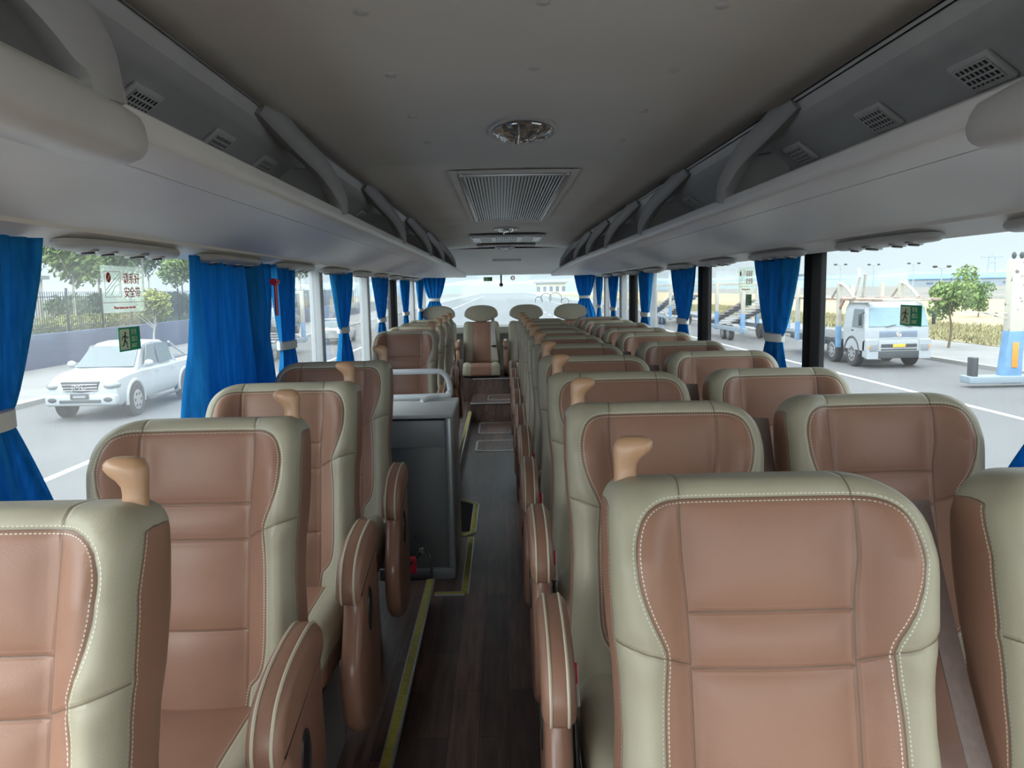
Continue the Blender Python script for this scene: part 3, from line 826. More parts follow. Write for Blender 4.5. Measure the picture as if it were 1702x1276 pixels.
def make_cushion(mirror):
    return pad_mesh('seat_cushion', .50, interp([(0, .22), (.3, .228), (.5, .222)]), .03, .03, .05, .13, .045, map_cushion, CP,
                    lambda s: np.full_like(np.asarray(s, float), .5), [], lambda a: np.full_like(np.asarray(a, float), 2.0), lambda x, s: .016 * smooth((np.abs(x) - .1) / .08) - .018 * smooth((s - .42) / .08), mirror, nu=26, ns=26, side_edge=.03)
def fix_leather():
    nt = M_SEAT.node_tree; N = nt.nodes; L = nt.links
    return
def rsect(cx, hx, cy, hy, z, n=16, e=.6):
    out = []
    for k in range(n):
        a = 2 * PI * k / n; c_, s_ = math.cos(a), math.sin(a)
        out.append((cx + math.copysign(abs(c_) ** e, c_) * hx, cy + math.copysign(abs(s_) ** e, s_) * hy, z))
    return out

def smooth_loop(ctrl, n=5):
    P = ctrl + ctrl[:1]; out = []
    m = len(ctrl)
    for i in range(m):
        p0, p1, p2, p3 = (Vector((*ctrl[(i + k - 1) % m], 0)) for k in range(4))
        for k in range(n):
            t = k / n
            q = .5 * ((2 * p1) + (p2 - p0) * t + (2 * p0 - 5 * p1 + 4 * p2 - p3) * t * t + (3 * p1 - p0 - 3 * p2 + p3) * t ** 3)
            out.append((q.x, q.y))
    return out
def rounded_prism(loop, x0, x1, r, steps=4):
    """side-profile loop (y, z) thickened along x with rounded rims"""
    cy = sum(p[0] for p in loop) / len(loop); cz = sum(p[1] for p in loop) / len(loop); n = len(loop)
    nr = []
    for i in range(n):
        a, b = loop[i - 1], loop[(i + 1) % n]; t = Vector((b[0] - a[0], b[1] - a[1])).normalized(); nr.append((t.y, -t.x))
    area = sum(loop[i - 1][0] * loop[i][1] - loop[i][0] * loop[i - 1][1] for i in range(n))
    sg = 1 if area > 0 else -1
    rings = []
    for side, xx in ((0, x0), (1, x1)):
        st = []
        for k in range(steps + 1):
            a = PI / 2 * k / steps
            inset = r * (1 - math.sin(a)); off = r * (1 - math.cos(a))
            st.append([(xx + (off if side == 0 else -off), p[0] - sg * q[0] * inset, p[1] - sg * q[1] * inset) for p, q in zip(loop, nr)])
        rings += st if side == 0 else st[::-1]
    return rings

def armrest(parent, sx):
    """aisle-side armrest; sx = side of the seat (-1 or +1)"""
    xa, xb = sx * .260, sx * .312
    x0, x1 = min(xa, xb), max(xa, xb)
    body = [(-.240, .69), (-.27, .722), (-.34, .728), (-.46, .715), (-.52, .672), (-.535, .62), (-.505, .59), (-.50, .57), (-.535, .50), (-.575, .43), (-.575, .35), (-.55, .27), (-.46, .21), (-.34, .20), (-.25, .25), (-.225, .40), (-.235, .56)]
    b = MB(); b.loft(rounded_prism(smooth_loop(body, 3), x0, x1, .022))
    bo = b.build('armrest_body', M_BODY, parent)
    pad = [(-.235, .664), (-.235, .712), (-.27, .737), (-.34, .741), (-.44, .731), (-.515, .702), (-.552, .657), (-.557, .617), (-.54, .596), (-.45, .606), (-.35, .625), (-.275, .645)]
    b = MB(); L_ = smooth_loop(pad, 4); b.loft(rounded_prism(L_, x0 - .006, x1 + .006, .024, 5))
    po = b.build('armrest_pad', M_BROWN, parent)
    b = MB()
    for xx, nx in ((x0 - .002, 1), (x1 + .002, -1)):
        cy = sum(p[0] for p in L_) / len(L_); cz = sum(p[1] for p in L_) / len(L_)
        ring = [(xx + nx * .012, cy + (p[0] - cy) * .995, cz + (p[1] - cz) * .985) for p in L_[2:36]]
        b.tube(ring, .0032, 6)
    b.build('piping', M_PIPE, po)
    xo = xa + sx * (.0525)
    b = MB(); rr = []
    for f, d in ((1.12, 0), (1.12, .003), (1.0, .003), (.95, .0005)):
        rr.append([(xo + sx * d, -.395 + math.cos(2 * PI * k / 24) * .026 * f, .525 + math.sin(2 * PI * k / 24) * .055 * f) for k in range(24)])
    b.loft(rr); b.build('recline_recess', M_BLACKP, bo)

def handle_mesh(sx):
    """mushroom-shaped grab handle at the aisle corner; leans towards the seat centre"""
    rings = []
    for z, cx, hx, hy in ((-.10, 0, .0185, .016), (-.02, 0, .0185, .016), (.0, 0, .0178, .016), (.014, .0, .0170, .015), (.025, .0005, .0180, .016), (.034, .004, .0215, .018), (.042, .0095, .0275, .019), (.050, .0125, .0305, .020), (.057, .014, .029, .019), (.063, .0135, .0245, .016), (.0665, .013, .016, .010), (.0675, .013, .005, .003)):
        rings.append(rsect(-sx * cx, hx, 0, hy, z, 20, .85))
    b = MB(); b.loft(rings); me = b.mesh('grab_handle'); me.materials.append(M_TAN); return me

def buckle(parent, sx):
    M = Matrix.Translation((sx * .243, -.33, .56)) @ Matrix.Rotation(math.radians(-25), 4, 'X')
    b = MB(); b.box(-.010, .010, -.02, .02, -.04, .045, .004, M=M); o = b.build('belt_buckle', M_BELTG, parent)
    b = MB(); b.box(-.0065, .0065, -.0215, .015, .005, .047, .002, M=M); b.build('release_button', M_RED, o)
    b = MB(); b.box(-.005, .005, -.012, .012, -.16, -.035, .002, M=M); b.build('stalk', M_BLACKP, o)

def belt(parent, sx):
    """shoulder webbing down the inner side of the seat"""
    b = MB(); pts = [(sx * .258, .05, 1.05), (sx * .262, .0, .93), (sx * .268, -.09, .76), (sx * .272, -.19, .60), (sx * .27, -.26, .46)]
    P = curve_pts(pts, 5); rings = []
    for i, p in enumerate(P):
        t = (P[min(i + 1, len(P) - 1)] - P[max(i - 1, 0)]).normalized()
        w = Vector((sx * .95, .45, 0)); w = (w - t * w.dot(t)).normalized(); n = t.cross(w)
        rings.append([p + w * .023 + n * .001, p - w * .023 + n * .001, p - w * .023 - n * .001, p + w * .023 - n * .001])
    b.loft(rings, smooth=False); b.build('shoulder_belt', M_BELT, parent)

def make_seat(kind, side):
    """kind aisle/window; side 'right' (aisle at -x) or 'left' (aisle at +x)"""
    mirror = 1 if side == 'right' else -1
    sx = -mirror
    root = empty('coach_seat')
    link('backrest', make_back(kind, mirror), root)
    link('seat_cushion', make_cushion(mirror), root)
    MB().box(-.19, .19, -.53, -.12, .30, .37, .02).build('seat_frame', M_BLACKP, root)
    # pedestal legs
    for x in ((.16 * sx, -.14 * sx) if kind == 'aisle' else (.12, -.12)):
        MB().prism([(-.50, 0), (-.46, .31), (-.20, .31), (-.16, 0)], x - .018, x + .018, 'x', .004).build('pedestal_leg', M_GREYMETAL, root)
    if kind == 'aisle':
        armrest(root, sx)
        h = link('grab_handle', handle_mesh(sx), root); h.location = (sx * .196, .05, TOP - .014); h.rotation_euler = (math.radians(-6), 0, 0)
        buckle(root, sx)
    belt(root, -sx) if kind == 'aisle' and side == 'right' else None
    return root

near_txt = ['nearest', 'second', 'third', 'fourth', 'fifth', 'sixth', 'seventh', 'eighth', 'ninth', 'tenth', 'eleventh']
def place(proto, x, y, z, label, group, used, rz=0):
    o = proto if not used else copy_tree(proto)
    o.location = (x, y, z); o.rotation_euler = (0, 0, rz)
    tag(o, label, 'seat', group); return o
pa = make_seat('aisle', 'right'); pw = make_seat('window', 'right'); pl = make_seat('aisle', 'left')
YR = [1.12, 1.86, 2.56, 3.22, 3.93, 4.62, 5.28, 5.95, 6.62, 7.30]
for k, y in enumerate(YR):
    rz = random.uniform(-.012, .012)
    place(pa, .381, y, (.114 if k == 0 else .12), 'brown and cream leather aisle seat with grab handle, %s row right of the aisle' % near_txt[k], 'aisle-side seats of the right hand pairs', k > 0, rz)
    place(pw, .915, y + (.02 if k else -.03), .12 + (.006 if k % 2 else 0), 'brown and cream leather window seat without handle, %s row by the right windows' % near_txt[k], 'window seats of the right hand pairs', k > 0, -rz)
YL = [1.02, 1.75, 2.44, 3.17, 5.55, 6.2, 6.88, 7.52]
for k, y in enumerate(YL):
    tx = 'single brown and cream leather seat left of the aisle, %s' % (['nearest the camera', 'second from the camera', 'third from the camera', 'just before the grey cabinet'][k] if k < 4 else ['first behind the cabinet and handrail', 'second behind the cabinet', 'third behind the cabinet', 'last behind the cabinet'][k - 4])
    place(pl, (-.71 if k == 0 else -.685), y, .12, tx, 'single seats along the left windows', k > 0, random.uniform(-.01, .01))

# rear bench: four tall seats with oval headrests
def make_rear():
    root = empty('coach_seat')
    hp = chaikin([(-.12, -.3), (.12, -.3), (.12, .8), (-.12, .8)], 0)
    def mp(x, s, t): return (x, -s * math.sin(ALPHA) - t * math.cos(ALPHA), .69 - s * math.cos(ALPHA) + t * math.sin(ALPHA))
    me = pad_mesh('backrest', .56, interp([(0, .228), (.2, .238), (.6, .232)]), .05, .05, 0, .10, .03, mp, hp, lambda s: np.full_like(np.asarray(s, float), .5), [], lambda a: np.full_like(np.asarray(a, float), 2.0), lambda x, s: .03 * smooth((np.abs(x) - .11) / .08), 1, nu=24, ns=24, side_edge=.2)
    link('backrest', me, root)
    me = pad_mesh('seat_cushion', .50, interp([(0, .22), (.3, .232), (.5, .236)]), .03, .03, .06, .16, .05, lambda x, s, t: (x, -.08 - s, .13 + t + .12 * s), chaikin([(-.13, -.2), (.13, -.2), (.13, .7), (-.13, .7)], 0), lambda s: np.full_like(np.asarray(s, float), .5), [], lambda a: np.full_like(np.asarray(a, float), 2.0), lambda x, s: .01 * smooth((np.abs(x) - .1) / .08), 1, nu=24, ns=24, side_edge=.2)
    link('seat_cushion', me, root)
    rings = []
    for yy, f in ((-.045, .75), (-.04, .9), (-.02, .985), (.0, 1), (.02, .96), (.035, .82), (.04, .6)):
        ring = []
        for k in range(36):
            a = 2 * PI * k / 36; c_, s_ = math.cos(a), math.sin(a)
            wx = .222 * math.copysign(abs(c_) ** .8, c_); hz = (.125 if s_ > 0 else .095) * math.copysign(abs(s_) ** .9, s_)
            ring.append((wx * f * (1 if s_ > -.2 else (1 - .45 * (abs(s_) - .2))), yy + .02, .775 + hz * f))
        rings.append(ring)
    MB().loft(rings).build('headrest', M_CREAM, root)
    MB().box(-.20, .20, -.53, -.05, -.0, .10, .01).build('base', M_BLACKP, root)
    b = MB(); P = curve_pts([(.15, .03, .72), (.155, -.06, .60), (.165, -.12, .45), (.18, -.16, .30), (.19, -.2, .2)], 5)
    b.loft([[p + Vector((.022, 0, 0)), p + Vector((-.022, 0, 0)), p + Vector((-.022, .003, 0)), p + Vector((.022, .003, 0))] for p in P], smooth=False)
    b.build('shoulder_belt', M_BELTG, root)
    MB().box(.13, .19, -.185, -.165, .36, .385, .003).build('belt_tongue', M_BLACKP, root)
    return root
pr = make_rear()
xs = [-.825, -.262, .33, .915]
tx = ['rear seat with cream oval headrest, farthest left of the back row', 'rear seat facing straight up the aisle with cream oval headrest', 'rear seat right of the aisle end, its oval headrest showing above the rows', 'rear seat with cream oval headrest, farthest right of the back row']
for k, x in enumerate(xs): place(pr, x, 10.30, .395, tx[k], 'back row seats', k > 0)
mid = [o for o in C.objects if o.type == 'EMPTY' and o.get('label') == tx[1]][0]
for dx in (-.292, .31):
    pad = [(-.12, .42), (-.14, .46), (-.3, .465), (-.44, .45), (-.47, .40), (-.44, .36), (-.3, .36), (-.14, .37)]
    a = MB().loft(rounded_prism(smooth_loop(pad, 3), dx - .03, dx + .03, .02)).build('armrest_pad', M_BROWN, mid)
    MB().loft(rounded_prism(smooth_loop([(-.12, .36), (-.3, .35), (-.42, .34), (-.44, .25), (-.42, .1), (-.3, .0), (-.12, .0)], 3), dx - .026, dx + .026, .015)).build('armrest_body', M_BODY, mid)
# ---------------------------------------------------------------- curtains
def curtain(side, yc, wt, wm, wb, label, z_tie=1.25, ztop=1.632, zbot=.70, pleats=7, seed=0, tie=True, shift=0.0, wt_top=None, rear=False, xdepth=.05):
    sg = -1 if side == 'left' else 1
    rng = random.Random(seed); n, m_ = 84, 34
    root = empty('curtain', (0, 0, 0)); ph = [rng.uniform(0, 6.28) for _ in range(4)]
    rings = []
    def width(z):
        if z >= z_tie:
            t = (z - z_tie) / (ztop - z_tie); return wm + (wt - wm) * (t ** .62)
        t = (z_tie - z) / (z_tie - zbot); return wm + (wb - wm) * (1 - (1 - t) ** 1.6)
    for j in range(m_ + 1):
        z = ztop + (zbot - ztop) * j / m_; w = width(z); tt = abs(z - z_tie)
        amp = (.012 + min(tt, .3) * .05) if tie else .045 * (.6 + .4 * min(1, (ztop - z) / .5)); row = []
        c = yc + shift * (ztop - z) / (ztop - zbot)
        for i in range(n + 1):
            u = i / n; a = u * pleats * 2 * PI
            off = amp * (math.sin(a + ph[0] + .5 * math.sin(z * 5 + ph[1])) + .35 * math.sin(2.3 * a + ph[2] + z * 4) + .3 * math.sin(.37 * a + ph[3]))
            yy = c + (u - .5) * w + .25 * amp * math.cos(a + ph[1])
            x = (XL + .05 if sg < 0 else XR - .05) - sg * (.0 + off * (1 if tie or True else 1) * .8)
            row.append((x, yy, z) if not rear else (yy, Y1 - .045 - off * .6, z))
        rings.append(row)
    mb = MB(); mb.loft(rings, closed=False); o = mb.build('cloth', M_CLOTH, root, sharp=0)
    sd = o.modifiers.new('cloth_thickness', 'SOLIDIFY'); sd.thickness = .0012
    if tie:
        w = wm / 2 + .012; cc = yc + shift * (ztop - z_tie) / (ztop - zbot); xx = XL + .05 if sg < 0 else XR - .05
        P = [(math.cos(2 * PI * k / 20), math.sin(2 * PI * k / 20)) for k in range(20)]
        R_ = []
        for dz, g in ((-.019, .0), (-.019, .003), (.019, .003), (.019, .0)):
            R_.append([((xx + q * (.034 + g), cc + p * (w + g), z_tie + dz) if not rear else (cc + p * (w + g), Y1 - .045 + q * (.03 + g), z_tie + dz)) for p, q in P])
        MB().loft(R_, smooth=False).build('tie_band', M_TIE, root)
    return tag(root, label, 'curtain')
L_ = 'blue curtain tied with white band, left windows, '
R_ = 'blue curtain tied with white band, right windows, '
curtain('left', 1.57, .42, .16, .62, L_ + 'nearest the camera', seed=1, pleats=8)
curtain('left', 3.12, .94, .94, 1.12, 'wide bright blue curtain hanging untied across the left window', seed=2, pleats=4, tie=False, shift=-.02, z_tie=1.3)
curtain('left', 3.84, .34, .22, .36, 'blue curtain tied close behind the wide untied one on the left', seed=3, pleats=5)
curtain('left', 5.22, .62, .20, .72, L_ + 'first behind the wide ones', seed=4)
curtain('left', 6.92, .66, .20, .62, L_ + 'second behind the wide one', seed=5)
curtain('left', 8.70, .62, .26, .50, L_ + 'beyond the black pillar', seed=6)
curtain('left', 10.25, .50, .20, .50, L_ + 'last before the rear', seed=7)
curtain('right', 1.66, .34, .14, .80, 'blue curtain bottom partly showing at the right picture edge', seed=8)
curtain('right', 3.68, .50, .15, .46, R_ + 'nearest, against the black pillar', seed=9)
curtain('right', 5.56, .66, .20, .56, R_ + 'second, before the far black pillar', seed=10)
curtain('right', 7.02, .52, .22, .60, R_ + 'third from the camera', seed=11)
curtain('right', 9.0, .60, .22, .50, R_ + 'fourth, past the grey frame', seed=12)
curtain('right', 10.3, .44, .20, .44, R_ + 'last before the rear', seed=13)
curtain('left', -.90, .34, .12, .36, 'blue tied curtain at the left corner of the rear window', seed=14, z_tie=1.37, ztop=1.69, zbot=.98, rear=True, pleats=5)
curtain('right', 1.14, .30, .12, .34, 'blue tied curtain at the right corner of the rear window', seed=15, z_tie=1.37, ztop=1.69, zbot=.98, rear=True, pleats=5)
# red emergency hammer against the blue cloth
root = empty('safety_hammer', (XL + .10, 3.52, 1.50))
MB().tube([(0, .0, -.10), (0, 0, .04)], .008, 10).build('handle', M_RED, root)
MB().tube([(0, -.035, .05), (0, .035, .05)], [.016, .012], 10).build('head', M_RED, root)
tag(root, 'red emergency hammer between the blue curtains on the left', 'hammer')
root = empty('safety_hammer', (.01, Y1 - .03, 1.60))
MB().tube([(0, .0, .09), (0, 0, -.03)], .012, 10).build('handle', M_BLACKP, root)
MB().disc((0, 0, -.045), .026, 'y', .02, 18).build('head', mat('dark_red', (.12, .01, .015), .4), root)
tag(root, 'dark emergency hammer hanging over the rear window top', 'hammer')

# ---------------------------------------------------------------- stickers
M_SGREEN = mat('sign_green', (.0, .30, .14), .5); M_SPALE = mat('sign_pale_green', (.66, .80, .55), .5)
M_SPAPER = glass_mat('clear_sticker_film', (.90, .95, .86), .17, .2); M_SRED = mat('sign_red', (.55, .03, .04), .5)
M_SBLACK = mat('sign_ink', (.03, .06, .04), .5)
def text_obj(txt, size, name, m, parent, M, align='LEFT', xs=1.0, extrude=.0006):
    cu = bpy.data.curves.new(name, 'FONT'); cu.body = txt; cu.size = size; cu.extrude = extrude; cu.align_x = align; cu.resolution_u = 3
    t = bpy.data.objects.new(name, cu); C.objects.link(t)
    dg = bpy.context.evaluated_depsgraph_get(); me = bpy.data.meshes.new_from_object(t.evaluated_get(dg))
    bpy.data.objects.remove(t); me.transform(Matrix.Diagonal((xs, 1, 1, 1))); me.transform(M)
    me.materials.clear(); me.materials.append(m)
    return link(name, me, parent)
def frame_on(side):
    """matrix of a flat sticker: local x reads left to right, y up, z towards the inside"""
    if side == 'left': return Matrix(((0, 0, 1, 0), (1, 0, 0, 0), (0, 1, 0, 0), (0, 0, 0, 1)))
    if side == 'right': return Matrix(((0, 0, -1, 0), (-1, 0, 0, 0), (0, 1, 0, 0), (0, 0, 0, 1)))
    if side == 'rear': return Matrix(((1, 0, 0, 0), (0, 0, -1, 0), (0, 1, 0, 0), (0, 0, 0, 1)))
    return Matrix(((-1, 0, 0, 0), (0, 0, -1, 0), (0, 1, 0, 0), (0, 0, 0, 1)))
def T(x, y, z=0): return Matrix.Translation((x, y, z))
RUN = [((.0, .78), .085), ]
def running_man(w, h, parent, M, col):
    """figure of the exit pictogram from short limbs"""
    b = MB()
    def limb(p, q, r0, r1):
        p = Vector((p[0] * w, p[1] * h, .002)); q = Vector((q[0] * w, q[1] * h, .002)); d = (q - p).normalized(); n = Vector((-d.y, d.x, 0))
        b.bm.faces.new([b.bm.verts.new(M @ v) for v in (p + n * r0 * h, p - n * r0 * h, q - n * r1 * h, q + n * r1 * h)])
    b.bm.faces.new([b.bm.verts.new(M @ Vector((.56 * w + math.cos(a) * .07 * h, .80 * h + math.sin(a) * .07 * h, .002))) for a in [k * PI / 8 for k in range(16)]])
    for a in (((.52, .72), (.46, .44), .07, .06), ((.50, .68), (.20, .60), .035, .03), ((.20, .60), (.12, .48), .03, .025), ((.54, .68), (.74, .55), .035, .03), ((.74, .55), (.88, .62), .03, .02),
              ((.46, .46), (.70, .30), .055, .04), ((.70, .30), (.66, .10), .04, .03), ((.66, .10), (.82, .10), .025, .02), ((.46, .46), (.34, .24), .055, .04), ((.34, .24), (.12, .18), .035, .025)): limb(*a)
    me = b.mesh('running_figure'); me.materials.append(col); return link('running_figure', me, parent)
def exit_sign(side, loc, w, h, label, rear=False):
    root = empty('exit_sign', loc); F = frame_on(side)
    MB().box(-w / 2, w / 2, -h / 2, h / 2, -.0005, .0005, M=F).build('panel', M_SGREEN, root)
    MB().box(-w / 2 + .04 * w, -.02 * w, -h / 2 + .07 * h, h / 2 - .07 * h, .0005, .001, M=F).build('pictogram_field', M_SPALE, root)
    running_man(w * .42, h * .86, root, F @ T(-w * .45, -h * .43, 0), M_SBLACK)
    text_obj('安全', h * .26, 'lettering', M_SPALE, root, F @ T(w * .06, h * .20, .001))
    text_obj('出口', h * .26, 'lettering', M_SPALE, root, F @ T(w * .06, -h * .10, .001))
    text_obj('EXIT', h * .24, 'lettering', M_SPALE, root, F @ T(w * .06, -h * .38, .001))
    return tag(root, label, 'exit sign')
exit_sign('left', (XL - .014, 2.36, 1.373), .135, .070, 'green running figure exit sticker on the left window, in front of the pickup')
exit_sign('right', (XR + .014, 2.575, 1.387), .135, .068, 'green running figure exit sticker on the right window, over the truck windscreen')
exit_sign('right', (XR + .014, 4.28, 1.415), .10, .06, 'small green exit sticker on the right window, beyond the black pillar')
exit_sign('rear', (-.17, Y1 + .02, 1.635), .12, .055, 'small green exit sticker at the top of the rear window')
def belt_sign(side, loc, w, h, label):
    root = empty('warning_sticker', loc); F = frame_on(side)
    MB().box(-w / 2, w / 2, -h / 2, h / 2, -.0004, .0004, M=F).build('film', M_SPAPER, root)
    b = MB()
    x0, x1, y0, y1, t = -.43 * w, -.06 * w, -.17 * h, .38 * h, .0012
    for a in ((x0, x1, y0, y0 + t), (x0, x1, y1 - t, y1), (x0, x0 + t, y0, y1), (x1 - t, x1, y0, y1)): b.box(*a, .0005, .001, M=F)
    b.box(-.5 * w, .5 * w, -.285 * h, -.275 * h, .0005, .001, M=F)
    b.build('red_frame', M_SRED, root)
    b = MB(); b.bm.faces.new([b.bm.verts.new(F @ Vector((-.34 * w + math.cos(a) * .055 * w, .25 * h + math.sin(a) * .11 * h, .001))) for a in [k * PI / 10 for k in range(20)]]); b.build('red_disc', M_SRED, root)
    b = MB(); b.tube([F @ Vector(p) for p in ((-.37 * w, .19 * h, .0015), (-.31 * w, .31 * h, .0015))], .0018, 6); b.build('belt_symbol', M_SPALE, root)
    b = MB()
    for p, q in (((-.42, -.02), (-.10, .33)), ((-.40, -.08), (-.08, .26)), ((-.3, -.12), (-.2, .06)), ((-.2, .06), (-.12, .10))): b.tube([F @ Vector((p[0] * w, p[1] * h, .001)), F @ Vector((q[0] * w, q[1] * h, .001))], .0007, 6)
    b.build('belt_drawing', M_SBLACK, root)
    text_obj('请系好', h * .26, 'lettering', M_SRED, root, F @ T(.0 * w, .14 * h, .0006), xs=.62 * w / h * .86)
    text_obj('安全带', h * .26, 'lettering', M_SRED, root, F @ T(.0 * w, -.16 * h, .0006), xs=.62 * w / h * .86)
    text_obj('Please fasten your seat belt', h * .085, 'lettering', M_SRED, root, F @ T(0, -.42 * h, .0006), align='CENTER', xs=1.05)
    return tag(root, label, 'sticker')
belt_sign('left', (XL - .014, 2.345, 1.520), .255, .135, 'transparent seat belt sticker with red characters on the left window')
belt_sign('right', (XR + .014, 4.33, 1.525), .28, .135, 'transparent seat belt sticker with red characters on the right window')
root = empty('warning_sticker', (.17, Y1 + .02, 1.645)); F = frame_on('rear')
b = MB(); b.loft([[F @ Vector((math.cos(a) * r, math.sin(a) * r, .001)) for a in [k * PI / 14 for k in range(28)]] for r in (.017, .030)], cap=False); b.build('ring', M_SRED, root)
MB().box(-.012, .012, -.005, .005, 0, .001, M=F).build('bar', M_SRED, root)
tag(root, 'small round red ring sticker at the top of the rear window', 'sticker')
# faint swirls drawn on the rear window film
root = empty('window_decal', (.62, Y1 + .02, 1.33)); b = MB()
for cx, cz, r in ((-.1, 0, .05), (0, .03, .07), (.13, .02, .085), (.26, -.02, .05)):
    b.tube([(cx + math.cos(a) * r, 0, cz + math.sin(a) * r) for a in [math.radians(-30 + k * 15) for k in range(17)]], .004, 6)
b.build('swirls', mat('decal_grey', (.45, .5, .52), .6), root); tag(root, 'faint grey swirl decal on the rear window glass', 'decal')

# ---------------------------------------------------------------- the street outside
ZG = -1.50
def gp(u, v): return on_plane(u, v, 2, ZG)
M_ASPH = mat('asphalt', (.100, .102, .104), .8, bump=(60, .3), noise=(.35, .12))
M_LINE = mat('road_paint', (.55, .56, .56), .6, noise=(3, .15))
M_KERB = mat('kerb_concrete', (.26, .26, .25), .8)
M_PAVE = mat('pavement', (.19, .19, .185), .85, noise=(.8, .12))
M_FIELD = mat('stubble_field', (.34, .27, .15), .9, noise=(.25, .25))
M_WEEDS = mat('weed_grass', (.20, .18, .09), .9, noise=(.9, .45))
M_FAR = mat('far_land', (.16, .15, .13), .9, noise=(.03, .3))
def slab(x0, x1, y0, y1, z0, z1, name, m, kind='structure'):
    return tag(MB().box(x0, x1, y0, y1, z0, z1).build(name, m, sharp=0), kind=kind)
slab(-500, 600, -200, 1500, ZG - 1, ZG - .02, 'ground', M_FAR)
xk = 16.3
slab(-13.2, xk, -120, 900, ZG - .5, ZG, 'road', M_ASPH)
slab(xk, xk + .25, -120, 900, ZG - .3, ZG + .13, 'kerb_right', M_KERB)
slab(xk + .25, 21.5, -120, 900, ZG - .3, ZG + .10, 'pavement_right', M_PAVE)
slab(21.5, 30, -120, 900, ZG - .3, ZG + .12, 'verge_right', M_WEEDS)
slab(30, 75, -120, 900, ZG - .3, ZG + .05, 'field_right', M_FIELD)
slab(75, 500, -120, 900, ZG - .3, ZG + .03, 'far_land_right', M_FAR)
slab(-13.5, -13.2, -120, 900, ZG - .3, ZG + .13, 'kerb_left', M_KERB)
slab(-19.0, -13.5, -120, 900, ZG - .3, ZG + .10, 'pavement_left', M_PAVE)
for i, x in enumerate((11.2, -7.6)):
    slab(x - .08, x + .08, -60, 400, ZG, ZG + .006, 'road_line', M_LINE)
for k in range(14):
    tag(MB().box(5.4, 5.55, -6 + k * 9 + 3.4, -6 + k * 9 + 6.4, ZG, ZG + .006).build('lane_dash', M_LINE), kind='structure')
tag(MB().box(-19.3, -19.0, -40, 140, ZG - .1, ZG + 1.5, .03).build('wall_retaining', mat('blue_grey_render', (.078, .092, .145), .8, noise=(.7, .18))), kind='structure')
slab(-60, -19.3, -40, 140, ZG, ZG + 1.3, 'ground_raised_bank', mat('bank_soil', (.07, .08, .04), .9, noise=(.5, .4)))
# weeds along the verge
def tufts(name, x0, x1, y0, y1, z, n, h, m, seed, label):
    r = random.Random(seed); b = MB()
    for _ in range(n):
        x = r.uniform(x0, x1); y = y0 + (y1 - y0) * r.random() ** 1.5
        for k in range(5):
            a = r.uniform(0, 6.28); hh = h * r.uniform(.5, 1.2); w = .05
            px, py = x + r.uniform(-.3, .3), y + r.uniform(-.3, .3); dx, dy = math.cos(a) * .15, math.sin(a) * .15
            v = [b.bm.verts.new(p) for p in ((px - w, py, z), (px + w, py, z), (px + dx, py + dy, z + hh))]; b.bm.faces.new(v)
    o = b.build(name, m, sharp=0); o['label'] = label; o['kind'] = 'stuff'; o['category'] = 'grass'
tufts('verge_grass', 21.6, 30, 12, 110, ZG + .1, 4200, .30, mat('weed_blades', (.24, .22, .11), .9, noise=(.6, .5)), 3, 'pale green and straw coloured weeds along the field edge')
tufts('bank_grass', -23, -20.1, 4, 90, ZG + 1.28, 1500, .35, mat('bank_blades', (.08, .12, .04), .9, noise=(.6, .4)), 4, 'green grass on the bank behind the left wall')

# hazy ridge and tree belts far off
def ridge(name, pts, h, m, label, seed):
    r = random.Random(seed); b = MB(); P = curve_pts(pts, 10); rings = []
    for i, p in enumerate(P):
        hh = h * (.75 + .5 * r.random()); rings.append([p + Vector((0, 0, 0)), p + Vector((-6, 6, hh * .7)), p + Vector((-10, 10, hh)), p + Vector((-16, 16, hh * .6)), p + Vector((-22, 22, 0))])
    b.loft(rings, closed=False); o = b.build(name, m, sharp=0); return tag(o, label, 'hill')
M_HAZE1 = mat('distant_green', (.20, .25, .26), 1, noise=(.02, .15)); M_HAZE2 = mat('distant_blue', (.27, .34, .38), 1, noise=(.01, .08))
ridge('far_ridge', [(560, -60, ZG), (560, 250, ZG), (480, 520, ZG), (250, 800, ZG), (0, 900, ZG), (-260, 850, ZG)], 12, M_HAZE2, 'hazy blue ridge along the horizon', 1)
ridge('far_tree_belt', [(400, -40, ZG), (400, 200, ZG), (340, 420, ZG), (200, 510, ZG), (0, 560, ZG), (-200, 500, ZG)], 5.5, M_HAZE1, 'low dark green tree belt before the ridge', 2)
# long factory sheds with blue roofs, right of the road
def shed(x, y, L, w, h, label, rz=0):
    root = empty('factory_shed', (x, y, ZG), rz)
    MB().box(-w / 2, w / 2, -L / 2, L / 2, 0, h).build('wall', mat('shed_wall', (.24, .28, .31), .8), root)
    b = MB(); b.prism([(-w / 2 - .5, h), (0, h + 2.4), (w / 2 + .5, h), (w / 2 + .5, h + .4), (0, h + 2.8), (-w / 2 - .5, h + .4)], -L / 2 - .5, L / 2 + .5, 'y'); b.build('roof', mat('shed_roof_blue', (.12, .24, .40), .7), root)
    b = MB()
    for k in range(int(L / 8)): b.box(-w / 2 - .05, -w / 2, -L / 2 + 3 + k * 8, -L / 2 + 6 + k * 8, h * .3, h * .6)
    b.build('window_band', mat('shed_glass', (.10, .14, .18), .3), root)
    tag(root, label, 'building')
shed(236, 385, 62, 22, 3.6, 'long low factory shed with blue roof on the right horizon', 1.05)
shed(-160, 480, 60, 24, 6, 'blue roofed shed far behind the coach on the left')
